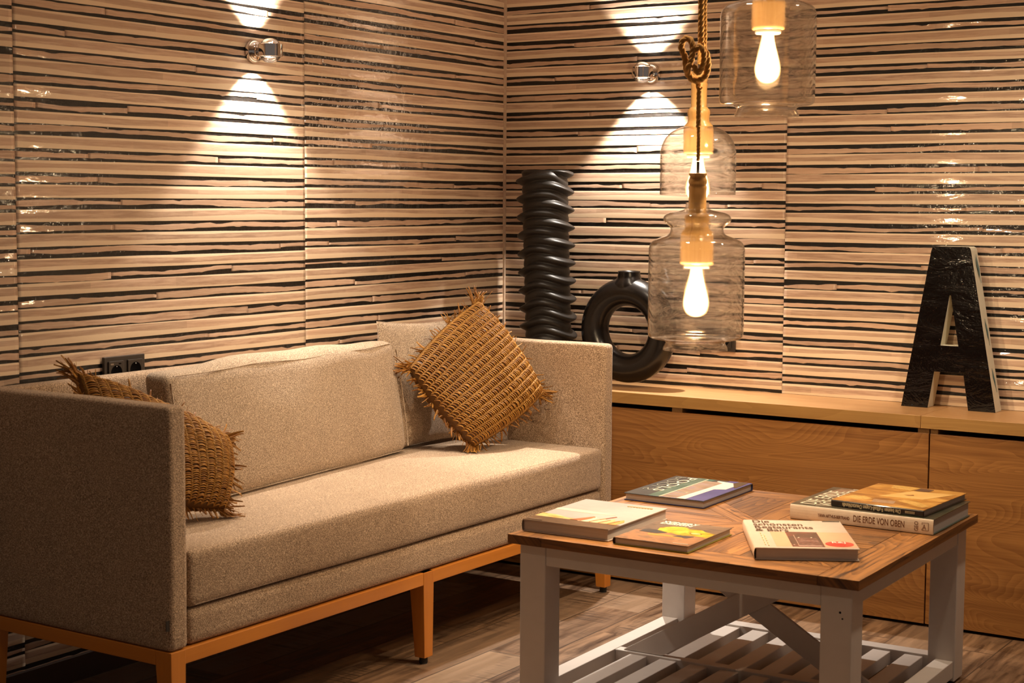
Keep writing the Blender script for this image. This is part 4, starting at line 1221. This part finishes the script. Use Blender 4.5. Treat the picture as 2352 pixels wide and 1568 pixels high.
def pendant(loc, label, dome=False):
    """loc: centre of the shade's lower rim"""
    t = thing('pendant_lamp', label, 'pendant lamp', loc, 0, 'glass jar pendant lamps over the coffee table')
    if not dome:
        g_ = [(.0795, 0), (.0790, .006), (.0745, .015), (.0735, .020), (.082, .0245), (.100, .027), (.1125, .031), (.1172, .040), (.1178, .060), (.1180, .15), (.1180, .235),
              (.1160, .256), (.108, .2685), (.090, .277), (.072, .284), (.0655, .292), (.0655, .301), (.073, .309), (.081, .316), (.0830, .322), (.080, .331), (.068, .338), (.045, .343), (.0315, .347), (.029, .354), (.0285, .364)]
        WB = .211; BR = .0405
    else:
        g_ = [(.1030, 0), (.1030, .05), (.1032, .10), (.1005, .128), (.090, .153), (.072, .171), (.050, .182), (.034, .187), (.029, .193), (.0285, .200)]
        WB = .109; BR = .0405
    blown_shade(smooth_prof(g_, 6), t, loc[0]*7)
    # turned wooden holder
    hp = [(.0002, .0), (.030, .0), (.0385, .003), (BR, .012), (BR, .068), (.0385, .078), (.030, .088), (.0285, .096), (.0300, .106), (.0310, .112), (.0300, .119), (.0255, .125), (.0215, .129),
          (.0215, .180), (.0225, .186), (.0225, .191), (.0205, .195), (.0225, .200), (.0228, .206), (.0205, .212), (.0195, .216), (.0222, .221), (.0215, .224), (.0002, .2245)]
    h_ = lathe_part('wooden_holder', [(r, z+WB) for r, z in hp], M_turned, t, 48)
    lathe_part('porcelain_collar', [(.0002, WB-.0078), (.030, WB-.0078), (.0315, WB-.004), (.0315, WB-.0002)], plain('collar', (.85, .72, .55), .4) if 'collar' not in bpy.data.materials else bpy.data.materials['collar'], t, 32)
    bp = [(.0150, -.0085), (.0155, -.016), (.0175, -.028), (.0215, -.045), (.0265, -.064), (.0305, -.082), (.0318, -.094), (.0300, -.107), (.0245, -.119), (.0150, -.1265), (.0060, -.1295), (.0002, -.130)]
    bl = lathe_part('bulb', [(r, z+WB) for r, z in smooth_prof(bp, 3)], M_bulb, t, 32)
    pl = bpy.data.lights.new('bulb_light', 'POINT'); pl.energy = 46; pl.color = (1, .74, .46); pl.shadow_soft_size = .014
    po = bpy.data.objects.new('bulb_light', pl); COL.objects.link(po); po.parent = t; po.location = (0, 0, WB-.075)
    zt = WB+.2245
    mb = MB(); mb.tube([(0, 0, zt-.002), (0, 0, zt+.028)], .0040, 10); mb.build('cord', M_cord, t)
    return t, zt
p1, zt1 = pendant((1.552, -1.505, .943), 'lowest glass jar pendant lamp, with the knotted rope, nearest the camera')
mb = MB()
e = Vector((.8396, .5432, 0)); dn = Vector((.5407, -.8367, 0))     # sideways and outwards directions of the knot
kz = 1.650-.943
def K(dx, dz, d=0): return e*dx+dn*d+Vector((0, 0, kz+dz))
z_top = HC-.943
kp = [(0, 0, z_top), K(.001, .34), K(.002, .14), K(.003, .06), K(.005, .035, .002), K(.016, .015, .009), K(.019, -.012, .011), K(.014, -.036, .010), K(-.001, -.047, .008),
      K(-.018, -.046, .006), K(-.031, -.026, .003), K(-.036, .008, 0), K(-.045, .034, -.004), K(-.038, .052, .0), K(-.024, .050, .006), K(-.018, .028, .011), K(-.022, .0, .013),
      K(-.030, -.022, .012), K(-.020, -.040, -.003), K(-.004, -.048, -.008), K(.001, -.066, -.003), K(.0, -.10, 0), K(0, -.16, 0)]
rope_mesh(mb, kp[:-2], .0078)
rope_mesh(mb, kp[-3:], .0066)
rope_mesh(mb, [K(-.014, .022, .010), K(-.002, .034, .016), K(.008, .016, .018), K(.006, -.012, .018), K(-.006, -.030, .017), K(-.016, -.012, .014)], .0072)
rope_mesh(mb, [K(.010, -.160+.157, -.006)+Vector((0, 0, .0)), K(.012, .05, -.006), K(.0105, .14, -.004), K(.009, .34, -.003), e*.008+Vector((0, 0, z_top))], .0058)
rope_mesh(mb, [K(0, -.155, 0), K(0.0005, -.20, 0), Vector((0, 0, zt1+.030))], .0048)
mb.build('rope', M_rope, p1)
p2, zt2 = pendant((1.662, -1.350, 1.520), 'glass jar pendant lamp hanging highest, cut off by the top of the picture')
mb = MB(); rope_mesh(mb, [(0, 0, zt2+.018), (0, 0, HC-1.520)], .0068); mb.build('rope', M_rope, p2)
p3, zt3 = pendant((1.352, -1.102, 1.327), 'dome topped glass pendant lamp hanging behind the knotted rope', True)
mb = MB(); rope_mesh(mb, [(0, 0, zt3+.018), (0, 0, HC-1.327)], .0062); mb.build('rope', M_rope, p3)
